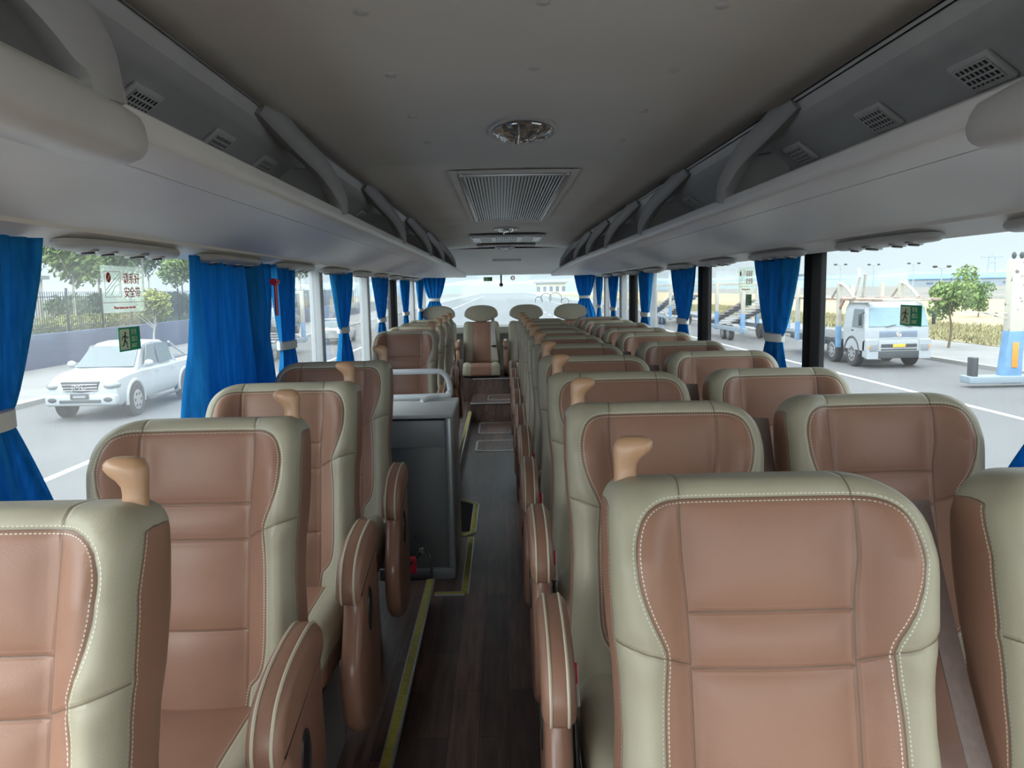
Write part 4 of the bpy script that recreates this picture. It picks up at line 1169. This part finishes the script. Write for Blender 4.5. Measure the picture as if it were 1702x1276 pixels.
def power_pylon(x, y, h, label):
    root = empty('power_pylon', (x, y, ZG)); b = MB()
    for sx in (-1, 1): b.tube([(sx * 2.5, 0, 0), (sx * 1.6, 0, h)], .22, 6)
    b.tube([(-6, 0, h), (6, 0, h)], .25, 6); b.tube([(-1.8, 0, h * .8), (1.8, 0, h * .8)], .2, 6)
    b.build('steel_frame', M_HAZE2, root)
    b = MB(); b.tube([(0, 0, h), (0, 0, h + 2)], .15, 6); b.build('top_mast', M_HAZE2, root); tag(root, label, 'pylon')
power_pylon(262, 418, 15, 'thin grey power pylon over the far sheds, left one')
power_pylon(284, 424, 16, 'thin grey power pylon over the far sheds, right one')
# street lamps by the far road
def street_lamp(u, vb, vt, label):
    p = gp(u, vb); d = p - CAM; t = ray(u, vt); z = CAM.z + t.z * (d.y / t.y); h = z - ZG
    root = empty('street_lamp', p)
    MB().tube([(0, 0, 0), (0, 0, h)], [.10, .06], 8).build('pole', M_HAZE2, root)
    b = MB()
    for s_ in (-1, 1): b.tube([(0, 0, h - .05), (s_ * .5, 0, h + .1)], .05, 6)
    b.build('arm', M_HAZE2, root)
    for s_ in (-1, 1): MB().ellipsoid((s_ * .65, 0, h + .12), (.24, .18, .12), 12, 8).build('lamp_head', M_BLACKP, root)
    tag(root, label, 'street lamp')
street_lamp(1395, 508, 441, 'far twin headed street lamp above the carrier deck, leftmost')
street_lamp(1450, 505, 441, 'twin headed street lamp above the cab middle')
street_lamp(1516, 505, 439, 'twin headed street lamp above the cab right edge')
street_lamp(1562, 520, 445, 'twin headed street lamp right of the roadside tree')

# ---------------------------------------------------------------- trees
M_LEAF = [mat('leaf_%s' % n, c, .6, noise=(1.2, .35)) for n, c in (('mid', (.085, .16, .04)), ('pale', (.17, .25, .07)), ('dark', (.05, .10, .04)), ('yellow', (.24, .26, .05)))]
M_BARK = mat('pale_bark', (.42, .40, .34), .8, noise=(5, .3)); M_BARK2 = mat('brown_bark', (.12, .09, .06), .9)
def foliage(name, blobs, n, size, m, seed, parent):
    r = random.Random(seed); b = MB()
    for _ in range(n):
        c, rad = blobs[r.randrange(len(blobs))]
        d = Vector((r.gauss(0, 1), r.gauss(0, 1), r.gauss(0, 1))).normalized() * (r.random() ** .4)
        p = Vector(c) + Vector((d.x * rad[0], d.y * rad[1], d.z * rad[2]))
        a = Vector((r.gauss(0, 1), r.gauss(0, 1), r.gauss(0, 1))).normalized(); q = a.orthogonal().normalized(); s_ = size * r.uniform(.6, 1.4)
        w = a.cross(q)
        b.bm.faces.new([b.bm.verts.new(p + v) for v in (q * s_, w * s_ * .5, -q * s_, -w * s_ * .5)])
    return b.build(name, m, parent, sharp=0)
def tree(loc, h, w, leaf, bark, label, group=None, seed=1, n=2600, trunk=.35, tr=.09, leafsize=.17):
    r = random.Random(seed); root = empty('tree', loc)
    b = MB(); b.tube(curve_pts([(0, 0, -.1), (r.uniform(-.1, .1), 0, h * .25), (r.uniform(-.2, .2), r.uniform(-.1, .1), h * .55), (0, 0, h * .85)], 4), [tr * (1 - .75 * k / 12) for k in range(13)], 8)
    for k in range(6):
        a = r.uniform(0, 6.28); z = h * r.uniform(.35, .6); L = w * r.uniform(.5, .9)
        b.tube(curve_pts([(0, 0, z), (math.cos(a) * L * .5, math.sin(a) * L * .5, z + h * .12), (math.cos(a) * L, math.sin(a) * L, z + h * .22)], 3), [tr * .4 * (1 - .1 * q) for q in range(7)], 6)
    b.build('trunk', bark, root)
    blobs = []
    for k in range(9):
        a = r.uniform(0, 6.28); rr = w * r.uniform(.1, .6); z = h * r.uniform(trunk + .12, .88)
        blobs.append(((math.cos(a) * rr, math.sin(a) * rr, z), (w * .5, w * .5, h * .14)))
    foliage('foliage', blobs, n, leafsize, leaf, seed, root)
    return tag(root, label, 'tree', group)
protos = [tree((-26, 60, ZG + 1.3), 8.5, 2.6, M_LEAF[0], M_BARK, '', seed=11), tree((-23, 52, ZG + 1.3), 7.2, 2.2, M_LEAF[1], M_BARK, '', seed=12), tree((-29, 70, ZG + 1.3), 9, 3.0, M_LEAF[2], M_BARK, '', seed=13)]
kinds = ['mid green', 'pale green', 'dark green']
spots = []
rg = random.Random(5)
for k in range(21):
    row = k % 3; y = 31 + (k // 3) * 9.6 + row * 3.2; x = -(22.2 + row * 3.4) + rg.uniform(-.4, .4)
    spots.append((x, y))
used = [0, 0, 0]
oth = ['nearest', 'second', 'third', 'fourth', 'fifth', 'sixth', 'last']
for k, (x, y) in enumerate(spots):
    j = (k * 7 + k // 3) % 3; o = protos[j] if not used[j] else copy_tree(protos[j]); used[j] += 1
    o.location = (x, y, ZG + 1.3); o.rotation_euler = (0, 0, rg.uniform(0, 6.28)); s_ = rg.uniform(.85, 1.1); o.scale = (s_, s_, s_)
    tag(o, '%s tree with pale trunk behind the iron fence, %s in the %s row' % (kinds[j], oth[k // 3], ('front', 'middle', 'back')[k % 3]), 'tree', 'trees behind the iron fence')
tree((-17.6, 40, ZG + .1), 3.3, .95, M_LEAF[3], M_BARK, 'small yellow green street tree before the blue grey wall', seed=21, n=1600, trunk=.42, tr=.07, leafsize=.09)
tree((19.3, 33.5, ZG + .1), 3.55, 1.15, M_LEAF[1], M_BARK2, 'green roadside tree standing right behind the truck cab', seed=22, n=2800, trunk=.15, tr=.06, leafsize=.09)
tree((38, 62, ZG + .05), 3.2, 1.5, M_LEAF[0], M_BARK2, 'small green tree in the field left of the chipped post', seed=23, n=1500, trunk=.1, tr=.06, leafsize=.13)
# shrubs under the trees
def shrub(seed, m):
    root = empty('shrub'); r = random.Random(seed)
    foliage('foliage', [((r.uniform(-.8, .8), r.uniform(-1.2, 1.2), r.uniform(.5, 1.7)), (.7, .9, .6)) for _ in range(6)], 1300, .13, m, seed, root)
    b = MB()
    for k in range(4): b.tube([(0, 0, 0), (r.uniform(-.6, .6), r.uniform(-.8, .8), 1.3)], [.05, .02], 6)
    b.build('stem', M_BARK2, root); return root
sp = [shrub(41, M_LEAF[2]), shrub(42, M_LEAF[0])]; us = [0, 0]
for k in range(12):
    j = k % 2; o = sp[j] if not us[j] else copy_tree(sp[j]); us[j] += 1
    o.location = (-23.8 - (k % 3) * 1.1, 33 + k * 3.9, ZG + 1.3); o.rotation_euler = (0, 0, rg.uniform(0, 6))
    tag(o, '%s bushy shrub under the trees behind the fence, %s along the bank' % (('dark green', 'mid green')[j], (near_txt + ['twelfth'])[k]), 'shrub', 'shrubs behind the iron fence')
# hedge on the bank
root = empty('hedge', (-20.3, 39, ZG + 1.3)); foliage('foliage', [((0, y, .45), (.5, 1.2, .45)) for y in range(-4, 9)], 3000, .09, M_LEAF[3], 6, root); MB().tube([(0, -4, .1), (0, 8, .1)], .05, 6).build('stem', M_BARK2, root)
tag(root, 'yellow green clipped hedge just behind the retaining wall fence', 'hedge')

# iron fence on the retaining wall
root = empty('iron_fence', (-19.15, 0, ZG + 1.5)); b = MB()
for k in range(560): b.box(-.012, .012, 8 + k * .17, 8.024 + k * .17, .05, 1.75)
b.build('pickets', M_BLACKP, root)
b = MB(); b.box(-.02, .02, 8, 103, .18, .22); b.box(-.02, .02, 8, 103, 1.5, 1.54); b.build('rails', M_BLACKP, root)
for k in range(33): MB().box(-.04, .04, 7.96 + k * 3, 8.04 + k * 3, 0, 1.9, .006).build('post', M_BLACKP, root)
tag(root, 'black iron picket fence on top of the blue grey wall', 'fence')
# long low building behind the trees at left
root = empty('workshop_building', (-42, 44, ZG + 1.3)); MB().box(-4, 4, -22, 22, 0, 3.2).build('wall', mat('pale_render', (.5, .52, .52), .8), root); MB().box(-4.4, 4.4, -22.4, 22.4, 3.2, 3.5).build('roof', mat('grey_roof', (.25, .27, .3), .7), root)
b = MB()
for k in range(10): b.box(4, 4.05, -20 + k * 4.2, -18 + k * 4.2, 1, 2.3)
b.build('window_row', mat('shed_glass', (.1, .14, .18)), root); tag(root, 'long pale low building seen between the left trees', 'building')

# ---------------------------------------------------------------- vehicles
M_CARW = mat('car_white', (.33, .36, .38), .25, noise=(1, .02)); M_CARG = mat('car_glass', (.10, .13, .14), .08); M_TYRE = mat('tyre', (.025, .025, .027), .8)
M_HUB = mat('wheel_hub', (.32, .33, .34), .35, metal=.5); M_LAMP = mat('headlamp_glass', (.22, .24, .25), .08); M_DARKP = mat('bumper_dark', (.04, .045, .05), .5)
def wheel(parent, x, y, r, w, sx, spokes=6):
    b = MB(); b.disc((x, y, r), r, 'x', w, 36, .03 * r / .38); o = b.build('wheel', M_TYRE, parent)
    b = MB(); b.disc((x + sx * w * .46, y, r), r * .62, 'x', w * .12, 28, .01); b.build('rim', M_HUB, o)
    b = MB()
    for k in range(spokes):
        a = 2 * PI * k / spokes; c = (x + sx * w * .54, y + math.cos(a) * r * .4, r + math.sin(a) * r * .4)
        b.disc(c, r * .09, 'x', .01, 10)
    b.build('rim_holes', M_BLACKP, o); return o
def section_loft(mb, secs):
    """secs: (y, [(halfwidth, z) from sill to top centre]) mirrored"""
    rings = []
    for y, pts in secs:
        rings.append([(w, y, z) for w, z in pts] + [(-w, y, z) for w, z in reversed(pts)])
    return mb.loft(rings)
def pickup(loc, sc, label):
    root = empty('pickup_truck', loc); root.scale = (sc * .92, sc * .95, sc)
    # y: front axle 0, rear axle 3.05, nose at -.85
    def low(hw, z0, z1, z2, top): return [(hw - .07, z0), (hw - .01, z0 + .10), (hw, z0 + .28), (hw - .01, z1), (hw - .05, z2), (hw - .16, top), (0.001, top + .015)]
    secs = [(-.86, low(.74, .42, .66, .80, .84)), (-.80, low(.84, .36, .70, .86, .93)), (-.62, low(.89, .34, .72, .92, 1.0)), (-.2, low(.91, .34, .74, .97, 1.06)), (.35, low(.91, .36, .76, 1.0, 1.10)), (.9, low(.91, .36, .76, 1.0, 1.10)), (2.2, low(.91, .36, .76, 1.0, 1.10)), (2.6, low(.91, .4, .78, 1.02, 1.10)), (4.1, low(.91, .45, .80, 1.04, 1.12)), (4.2, low(.88, .48, .82, 1.04, 1.10))]
    b = MB(); section_loft(b, secs); b.build('body', M_CARW, root)
    cab = [(.30, 1.06, .83, .80), (.55, 1.26, .80, .75), (.95, 1.58, .74, .66), (1.12, 1.66, .72, .62), (1.7, 1.70, .72, .60), (2.3, 1.66, .72, .60), (2.48, 1.58, .73, .64), (2.72, 1.10, .82, .8)]
    b = MB(); rings = []
    for y, zt, wb, wt in cab:
        rings.append([(wb, y, 1.04), (wb * .98 + wt * .02, y, 1.1 if zt > 1.1 else zt - .02), (wt, y, zt - .06 if zt > 1.15 else zt - .01), (wt * .9, y, zt - .015), (0, y, zt), (-wt * .9, y, zt - .015), (-wt, y, zt - .06 if zt > 1.15 else zt - .01), (-(wb * .98 + wt * .02), y, 1.1 if zt > 1.1 else zt - .02), (-wb, y, 1.04)])
    b.loft(rings); b.build('cabin', M_CARW, root)
    def pane(name, pts, off, parent=root, m=M_CARG):
        b = MB(); f = [Vector(p) for p in pts]; n = (f[1] - f[0]).cross(f[2] - f[0]).normalized()
        if n.dot(Vector(off)) < 0: n = -n
        b.loft([[p - n * .01 for p in f], [p + n * .012 for p in f]], smooth=False); return b.build(name, m, parent)
    pane('windscreen', [(-.74, .33, 1.12), (.74, .33, 1.12), (.62, .92, 1.575), (-.62, .92, 1.575)], (0, -1, 1))
    for sx in (-1, 1):
        pane('side_window', [(sx * .825, .72, 1.12), (sx * .825, 1.48, 1.12), (sx * .735, 1.46, 1.60), (sx * .735, 1.10, 1.58)], (sx, 0, .2))
        pane('side_window', [(sx * .825, 1.56, 1.12), (sx * .825, 2.42, 1.12), (sx * .735, 2.30, 1.58), (sx * .735, 1.54, 1.60)], (sx, 0, .2))
        b = MB(); b.ellipsoid((sx * 1.0, .62, 1.18), (.12, .06, .085), 14, 10); b.tube([(sx * .86, .62, 1.12), (sx * .96, .62, 1.15)], .025, 8); b.build('mirror', M_CARW, root)
        b = MB(); b.ellipsoid((sx * .68, -.70, .80), (.20, .22, .10), 18, 12); b.build('headlight', M_LAMP, root)
        b = MB(); b.ellipsoid((sx * .67, -.925, .50), (.11, .03, .055), 14, 8); b.build('fog_lamp', M_DARKP, root)
        # flared arches
        for yy in (0, 3.05):
            b = MB(); b.tube([(sx * .90, yy + math.cos(a) * .45, .39 + math.sin(a) * .45) for a in [math.radians(-10 + k * 10) for k in range(21)]], .045, 8); b.build('wheel_arch', M_CARW, root)
            b = MB(); b.disc((sx * .86, yy, .40), .42, 'x', .14, 32); b.build('wheel_well', M_BLACKP, root)
            wheel(root, sx * .83, yy, .38, .24, sx)
        for yy in (1.52, 2.5): MB().box(sx * .912 - .006, sx * .912 + .006, yy - .28, yy - .14, .93, .955, .004).build('door_handle', M_CHROME, root)
        MB().tube([(sx * .90, .6, .34), (sx * .93, .7, .30), (sx * .93, 2.4, .30), (sx * .9, 2.5, .34)], .035, 8).build('side_step', M_DARKP, root)
        MB().tube(curve_pts([(sx * .74, 2.45, 1.58), (sx * .78, 2.9, 1.36), (sx * .82, 3.4, 1.16)], 5), .03, 8).build('sport_bar', M_CARW, root)
    b = MB(); b.prism([(-.46, .90), (.46, .90), (.40, .70), (.0, .66), (-.40, .70)], -.90, -.80, 'y', .015); b.build('grille', M_DARKP, root)
    for z in (.84, .77, .71): MB().box(-.42, .42, -.915, -.90, z - .008, z + .008, .003).build('grille_bar', M_CHROME, root)
    text_obj('JMC', .17, 'grille_letters', M_CHROME, root, T(0, -.925, .73) @ Matrix.Rotation(PI / 2, 4, 'X'), align='CENTER', xs=1.25, extrude=.012)
    b = MB(); b.box(-.86, .86, -.93, -.70, .36, .62, .06); b.build('bumper', M_CARW, root)
    MB().box(-.5, .5, -.945, -.92, .43, .50, .01).build('lower_intake', M_DARKP, root)
    b = MB(); b.box(-.22, .22, -.955, -.935, .52, .64, .004); pl_ = b.build('number_plate', M_DARKP, root)
    MB().box(-.15, .15, -.962, -.956, .55, .60).build('plate_mark', M_HUB, pl_)
    MB().box(-.7, .7, 2.8, 4.1, 1.1, 1.14, .01).build('load_bed_cover', M_DARKP, root)
    return tag(root, label, 'pickup truck')
pf = gp(225, 690)
pickup((pf.x - .84, pf.y, ZG), 1.08, 'white double cab pickup parked outside the left window')

def lorry(loc, sc, label):
    """cab-over car carrier; front faces -y, origin on the ground under the cab front centre"""
    root = empty('car_transporter', loc); root.scale = (sc, sc, sc); w = 1.12
    b = MB(); rings = []
    for z, y0, y1, ww in ((.62, .0, 1.7, w), (1.0, -.03, 1.75, w), (1.35, -.02, 1.78, w), (1.42, .0, 1.78, w), (2.05, .16, 1.78, w - .08), (2.22, .26, 1.74, w - .14), (2.29, .45, 1.62, w - .25)):
        r = .09; rings.append([(-ww, y0 + r, z), (-ww + r, y0, z), (0, y0 - .02, z), (ww - r, y0, z), (ww, y0 + r, z), (ww, y1, z), (-ww, y1, z)])
    b.loft(rings, smooth=False); cab = b.build('cab', M_CARW, root)
    def q(name, pts, m, parent, th=.02, bev=0):
        b = MB(); f = [Vector(p) for p in pts]; n = (f[1] - f[0]).cross(f[2] - f[0]).normalized(); c = sum(f, Vector()) / 4
        if n.dot(c - Vector((0, 1, 1.4))) < 0: n = -n
        b.loft([[p - n * .02 for p in f], [p + n * th for p in f]], smooth=False); return b.build(name, m, parent)
    q('windscreen', [(-w + .1, -.01, 1.46), (w - .1, -.01, 1.46), (w - .17, .135, 2.10), (-w + .17, .135, 2.10)], mat('bright_windscreen', (.22, .34, .40), .08), root)
    for sx in (-1, 1):
        q('side_window', [(sx * (w + .0), .22, 1.42), (sx * (w + .0), 1.05, 1.42), (sx * (w - .07), 1.05, 2.05), (sx * (w - .07), .34, 2.05)], M_CARG, root)
        MB().box(sx * w - .012, sx * w + .012, .95, 1.12, 1.28, 1.32, .004).build('door_handle', M_BLACKP, root)
        b = MB(); b.box(sx * (w + .16) - .05, sx * (w + .16) + .05, .06, .14, 1.50, 1.88, .02); b.tube([(sx * w, .15, 1.95), (sx * (w + .16), .1, 1.88)], .02, 6); b.build('mirror', M_BLACKP, root)
        b = MB(); b.prism([(-.12, .35), (-.12, 1.0), (.02, 1.05), (.25, .95), (.25, .40)], min(sx * w, sx * (w - .42)), max(sx * w, sx * (w - .42)), 'x', .03); b.build('bumper_corner', M_CARW, root)
        MB().box(sx * .88 - .14, sx * .88 + .14, -.14, -.11, .62, .86, .02).build('headlight', M_LAMP, root)
        MB().box(sx * 1.03 - .04, sx * 1.03 + .04, -.135, -.115, .70, .82, .01).build('indicator', mat('amber', (.7, .25, .05), .3), root)
        for yy in (1.05, 2.75): wheel(root, sx * (w - .14), yy, .47, .27, sx, 8)
        b = MB(); b.tube([(sx * (w - .02), 1.05 + math.cos(a) * .58, .48 + math.sin(a) * .58) for a in [math.radians(k * 12) for k in range(16)]], .05, 8); b.build('mudguard', M_DARKP, root)
        b = MB(); b.box(sx * .5 - .08, sx * .5 + .08, 1.2, 8.5, .55, .78); b.build('chassis_rail', M_DARKP, root)
        # upright posts and braces of the carrier frame
        xx = sx * (w + .02)
        for yy, h in ((2.15, 3.0), (3.6, 2.95), (6.2, 2.9)):
            b = MB(); b.box(xx - .07, xx + .07, yy - .09, yy + .09, 1.15, h, .01); pst = b.build('frame_post', M_FRAMEW, root)
            b = MB(); b.box(xx - .075, xx + .075, yy - .095, yy + .095, .6, 1.4, .01); b.build('blue_post_foot', M_FRAMEB, root)
        b = MB(); b.tube(curve_pts([(xx, 2.15, 2.95), (xx, 1.8, 2.9), (xx, 1.2, 2.62), (xx, .9, 2.42)], 4), .06, 8); b.tube([(xx, 2.2, 2.9), (xx, 2.8, 2.45)], .05, 8); b.build('brace', M_FRAMEW, root)
        b = MB(); b.tube([(xx, 2.2, 1.95), (xx, 1.85, 2.25), (xx, 1.7, 2.4)], .05, 8); b.build('rusty_brace', mat('rust_paint', (.40, .22, .16), .7), root)
        MB().box(min(xx, xx - sx * .28), max(xx, xx - sx * .28), -.6, 7.6, 2.34, 2.42, .01).build('upper_track', mat('worn_beige_steel', (.30, .21, .16), .6, noise=(2, .3)), root)
    MB().box(-w + .02, w - .02, -.10, .2, .36, .60, .03).build('lower_bumper', M_DARKP, root)
    MB().box(-w + .42, w - .42, -.11, .0, .60, .98, .02).build('bumper_centre', M_CARW, root)
    MB().box(-.62, .62, -.125, -.10, .74, .86, .01).build('bumper_slot', M_DARKP, root)
    MB().box(-.62, .62, -.125, -.10, .64, .69, .01).build('bumper_slot', M_DARKP, root)
    g = MB().box(-.66, .66, -.045, -.02, 1.08, 1.30, .02).build('grille', mat('grille_blue', (.16, .22, .30), .5), root)
    for z in (1.14, 1.19, 1.24): MB().box(-.62, .62, -.055, -.044, z - .006, z + .006).build('grille_bar', M_HUB, g)
    b = MB(); b.tube([(math.cos(a) * .085, -.065, 1.19 + math.sin(a) * .075) for a in [k * PI / 9 for k in range(19)]], .013, 6)
    b.tube(curve_pts([(-.05, -.065, 1.16), (0, -.065, 1.21), (.05, -.065, 1.19), (.01, -.065, 1.17)], 4), .012, 6); b.build('badge', M_CHROME, g)
    MB().box(-.22, .22, -.14, -.126, .745, .855, .004).build('number_plate', mat('plate_yellow', (.62, .40, .05), .5), root)
    for sx in (-1, 1): MB().tube([(sx * .45, -.05, 1.44), (sx * .1, -.03, 1.52)], .012, 6).build('wiper', M_BLACKP, root)
    for yy in (-.4, .6, 2.15, 3.6, 5.0, 6.2, 7.4): MB().box(-w, w, yy - .06, yy + .06, 2.33, 2.40, .01).build('cross_beam', M_FRAMEW, root)
    MB().box(-w + .05, w - .05, 2.0, 8.4, .80, .92).build('lower_deck', M_DARKP, root)
    b = MB(); b.tube([(-.2, 3.0, 2.4), (-.15, 2.7, 3.2), (-.1, 2.9, 3.5)], .05, 6); b.tube([(.2, 3.2, 2.4), (.15, 2.9, 3.3)], .05, 6); b.build('hoist_arm', M_FRAMEW, root)
    return tag(root, label, 'truck')
M_FRAMEW = mat('chipped_white_paint', (.40, .38, .32), .6, noise=(3, .15)); M_FRAMEB = mat('worn_blue_paint', (.12, .25, .42), .6, noise=(3, .2))
pf = gp(1490, 612)
lorry((pf.x, pf.y, ZG), 1.0, 'white cab of a car transporter facing the coach, outside the right window')

def carrier_trailer(loc, label, ramp=True, L=9.0):
    root = empty('trailer', loc); w = 1.15
    for sx in (-1, 1):
        MB().box(sx * w - .08, sx * w + .08, -L / 2, L / 2, .55, .78, .01).build('side_beam', mat('grey_blue_steel', (.20, .25, .29), .5), root)
        for yy in (-L / 2 + .6, .9, L / 2 - .6):
            MB().box(sx * w - .09, sx * w + .09, yy - .1, yy + .1, 1.5, 3.1, .01).build('frame_post', M_FRAMEW, root)
            MB().box(sx * w - .095, sx * w + .095, yy - .105, yy + .105, .5, 1.5, .01).build('blue_post_foot', M_FRAMEB, root)
        for yy in (-1.2, -.1): wheel(root, sx * (w - .15), yy, .42, .25, sx, 8)
        b = MB(); b.box(sx * .75 - .28, sx * .75 + .28, -L * .42, L * .42, -.04, .06, M=T(0, 0, 1.45) @ Matrix.Rotation(math.radians(-11), 4, 'X')); b.build('ramp_track', mat('rusty_track', (.24, .19, .16), .7, noise=(2, .3)), root)
    for k in range(9): MB().box(-w, w, -.04, .04, -.12, -.05, M=T(0, 0, 1.45) @ Matrix.Rotation(math.radians(-11), 4, 'X') @ T(0, -L * .4 + k * L * .1, 0)).build('ramp_rung', M_HUB, root)
    for yy in (-L / 2 + .6, L / 2 - .6): MB().box(-w, w, yy - .07, yy + .07, 2.95, 3.1, .01).build('top_beam', M_FRAMEW, root)
    return tag(root, label, 'trailer')
carrier_trailer((13.4, 43.5, ZG), 'car carrier trailer with rusty sloping ramp seen past the black pillar')
carrier_trailer((13.6, 62, ZG), 'second car carrier trailer far along the right kerb', L=10)

# rear portal of a nearer carrier at the right picture edge
pb = gp(1672, 642)
def portal(loc, label):
    root = empty('trailer', loc); H = 3.55
    b = MB(); b.box(-.20, .20, -.16, .16, 1.55, H, .02); b.build('frame_post', M_FRAMECHIP, root)
    b = MB(); b.prism([(-.21, 1.56), (.21, 1.56), (.20, .1), (-.34, .1)], -.165, .165, 'y', .01); b.build('blue_post_foot', M_FRAMEB, root)
    MB().box(-.11, .06, -.185, -.165, .55, 1.25, .005).build('orange_reflector', mat('orange_reflector', (.8, .24, .03), .4), root)
    b = MB(); b.tube(curve_pts([(.25, 0, 2.5), (.5, 0, 2.95), (.9, 0, 3.0), (3.6, 0, 3.0)], 5), .09, 8); b.build('top_beam', M_FRAMECHIP, root)
    b = MB(); b.box(-1.3, 4.2, -.25, .25, .12, .32, .02); b.build('side_beam', mat('grey_blue_steel', (.20, .25, .29), .5), root)
    MB().box(-1.20, -1.05, -.2, .1, .3, .85, .02).build('tail_bracket', M_DARKP, root)
    MB().box(3.4, 3.8, -.16, .16, .3, H, .02).build('far_post', M_FRAMECHIP, root)
    b = MB(); b.tube([(-.2, 0, 2.05), (-1.35, .1, 2.12)], .02, 6); b.tube([(-.2, 0, 1.9), (-.9, .1, 2.1)], .018, 6); b.build('side_arm', M_FRAMECHIP, root)
    for x in (-.1, .12): MB().ellipsoid((x, 0, H + .1), (.06, .06, .1), 10, 8).build('top_lamp', M_DARKP, root)
    return tag(root, label, 'trailer')
def chip_mat():
    m = mat('chipped_white_steel', (.48, .46, .38), .6); nt = m.node_tree; N = nt.nodes; L = nt.links; p = N['Principled BSDF']
    tc = N.new('ShaderNodeTexCoord'); n = N.new('ShaderNodeTexNoise'); n.inputs['Scale'].default_value = 5; n.inputs['Detail'].default_value = 2; L.new(tc.outputs['Object'], n.inputs['Vector'])
    r = N.new('ShaderNodeMapRange'); r.inputs['From Min'].default_value = .64; r.inputs['From Max'].default_value = .66; L.new(n.outputs['Fac'], r.inputs['Value'])
    mx = N.new('ShaderNodeMix'); mx.data_type = 'RGBA'; mx.inputs[6].default_value = (.48, .46, .38, 1); mx.inputs[7].default_value = (.12, .10, .09, 1)
    L.new(r.outputs[0], mx.inputs[0]); L.new(mx.outputs[2], p.inputs['Base Color']); return m
M_FRAMECHIP = chip_mat()
portal((pb.x + .12, pb.y, ZG), 'chipped white and blue steel post frame of a car carrier at the right edge')

# car carrier with cars seen through the left windows
def sedan(loc, rz, m, label):
    root = empty('car', loc, rz)
    def low(hw, z0, z1, top): return [(hw - .06, z0), (hw, z0 + .2), (hw, z1), (hw - .12, top), (0.001, top + .02)]
    b = MB(); section_loft(b, [(-2.2, low(.70, .35, .55, .62)), (-2.05, low(.82, .26, .62, .74)), (-1.2, low(.88, .24, .72, .88)), (-.6, low(.88, .24, .76, .94)), (1.3, low(.88, .24, .78, .95)), (2.1, low(.84, .3, .76, .92)), (2.25, low(.74, .4, .7, .82))]); b.build('body', m, root)
    b = MB(); rings = []
    for z, y0, y1, w in ((.92, -.95, 1.75, .78), (1.15, -.5, 1.45, .70), (1.36, -.05, 1.0, .60), (1.42, .15, .8, .5)): rings.append([(-w, y0, z), (w, y0, z), (w, y1, z), (-w, y1, z)])
    b.loft(rings, smooth=False); b.build('cabin_glass', M_CARG, root)
    b = MB(); b.box(-.56, .56, 0, .95, 1.38, 1.45, .03); b.build('roof', m, root)
    for sx in (-1, 1):
        for yy in (-1.35, 1.35): wheel(root, sx * .78, yy, .32, .2, sx)
        MB().ellipsoid((sx * .6, 2.12, .74), (.2, .1, .08), 12, 8).build('tail_light', M_SRED, root)
    return tag(root, label, 'car')
carrier_trailer((-11.2, 36, ZG), 'car carrier trailer carrying cars outside the left windows')
sedan((-11.2, 33.5, ZG + 2.05), .0, M_CARW, 'white car riding high on the left car carrier')
sedan((-11.2, 38.6, ZG + .95), .0, mat('car_dark', (.06, .07, .08), .3), 'dark car on the lower deck of the left car carrier')
sedan((-9.9, 47, ZG), PI, mat('car_silver', (.35, .37, .38), .25, metal=.3), 'silver car parked behind the left car carrier')
# pale gantry building behind the rear window
root = empty('gatehouse', (21, 330, ZG)); MB().box(-6, 6, -4, 4, 0, 5).build('wall', mat('cream_wall', (.55, .52, .40), .8), root); MB().box(-7, 7, -5, 5, 5, 5.6).build('roof', mat('grey_roof', (.25, .27, .3)), root)
b = MB()
for k in range(5): b.box(-6 + k * 2.6, -4.6 + k * 2.6, -4.05, -4, 1.5, 3.6)
b.build('window_row', mat('shed_glass', (.1, .14, .18)), root); tag(root, 'cream gatehouse far behind the coach, through the rear window', 'building')
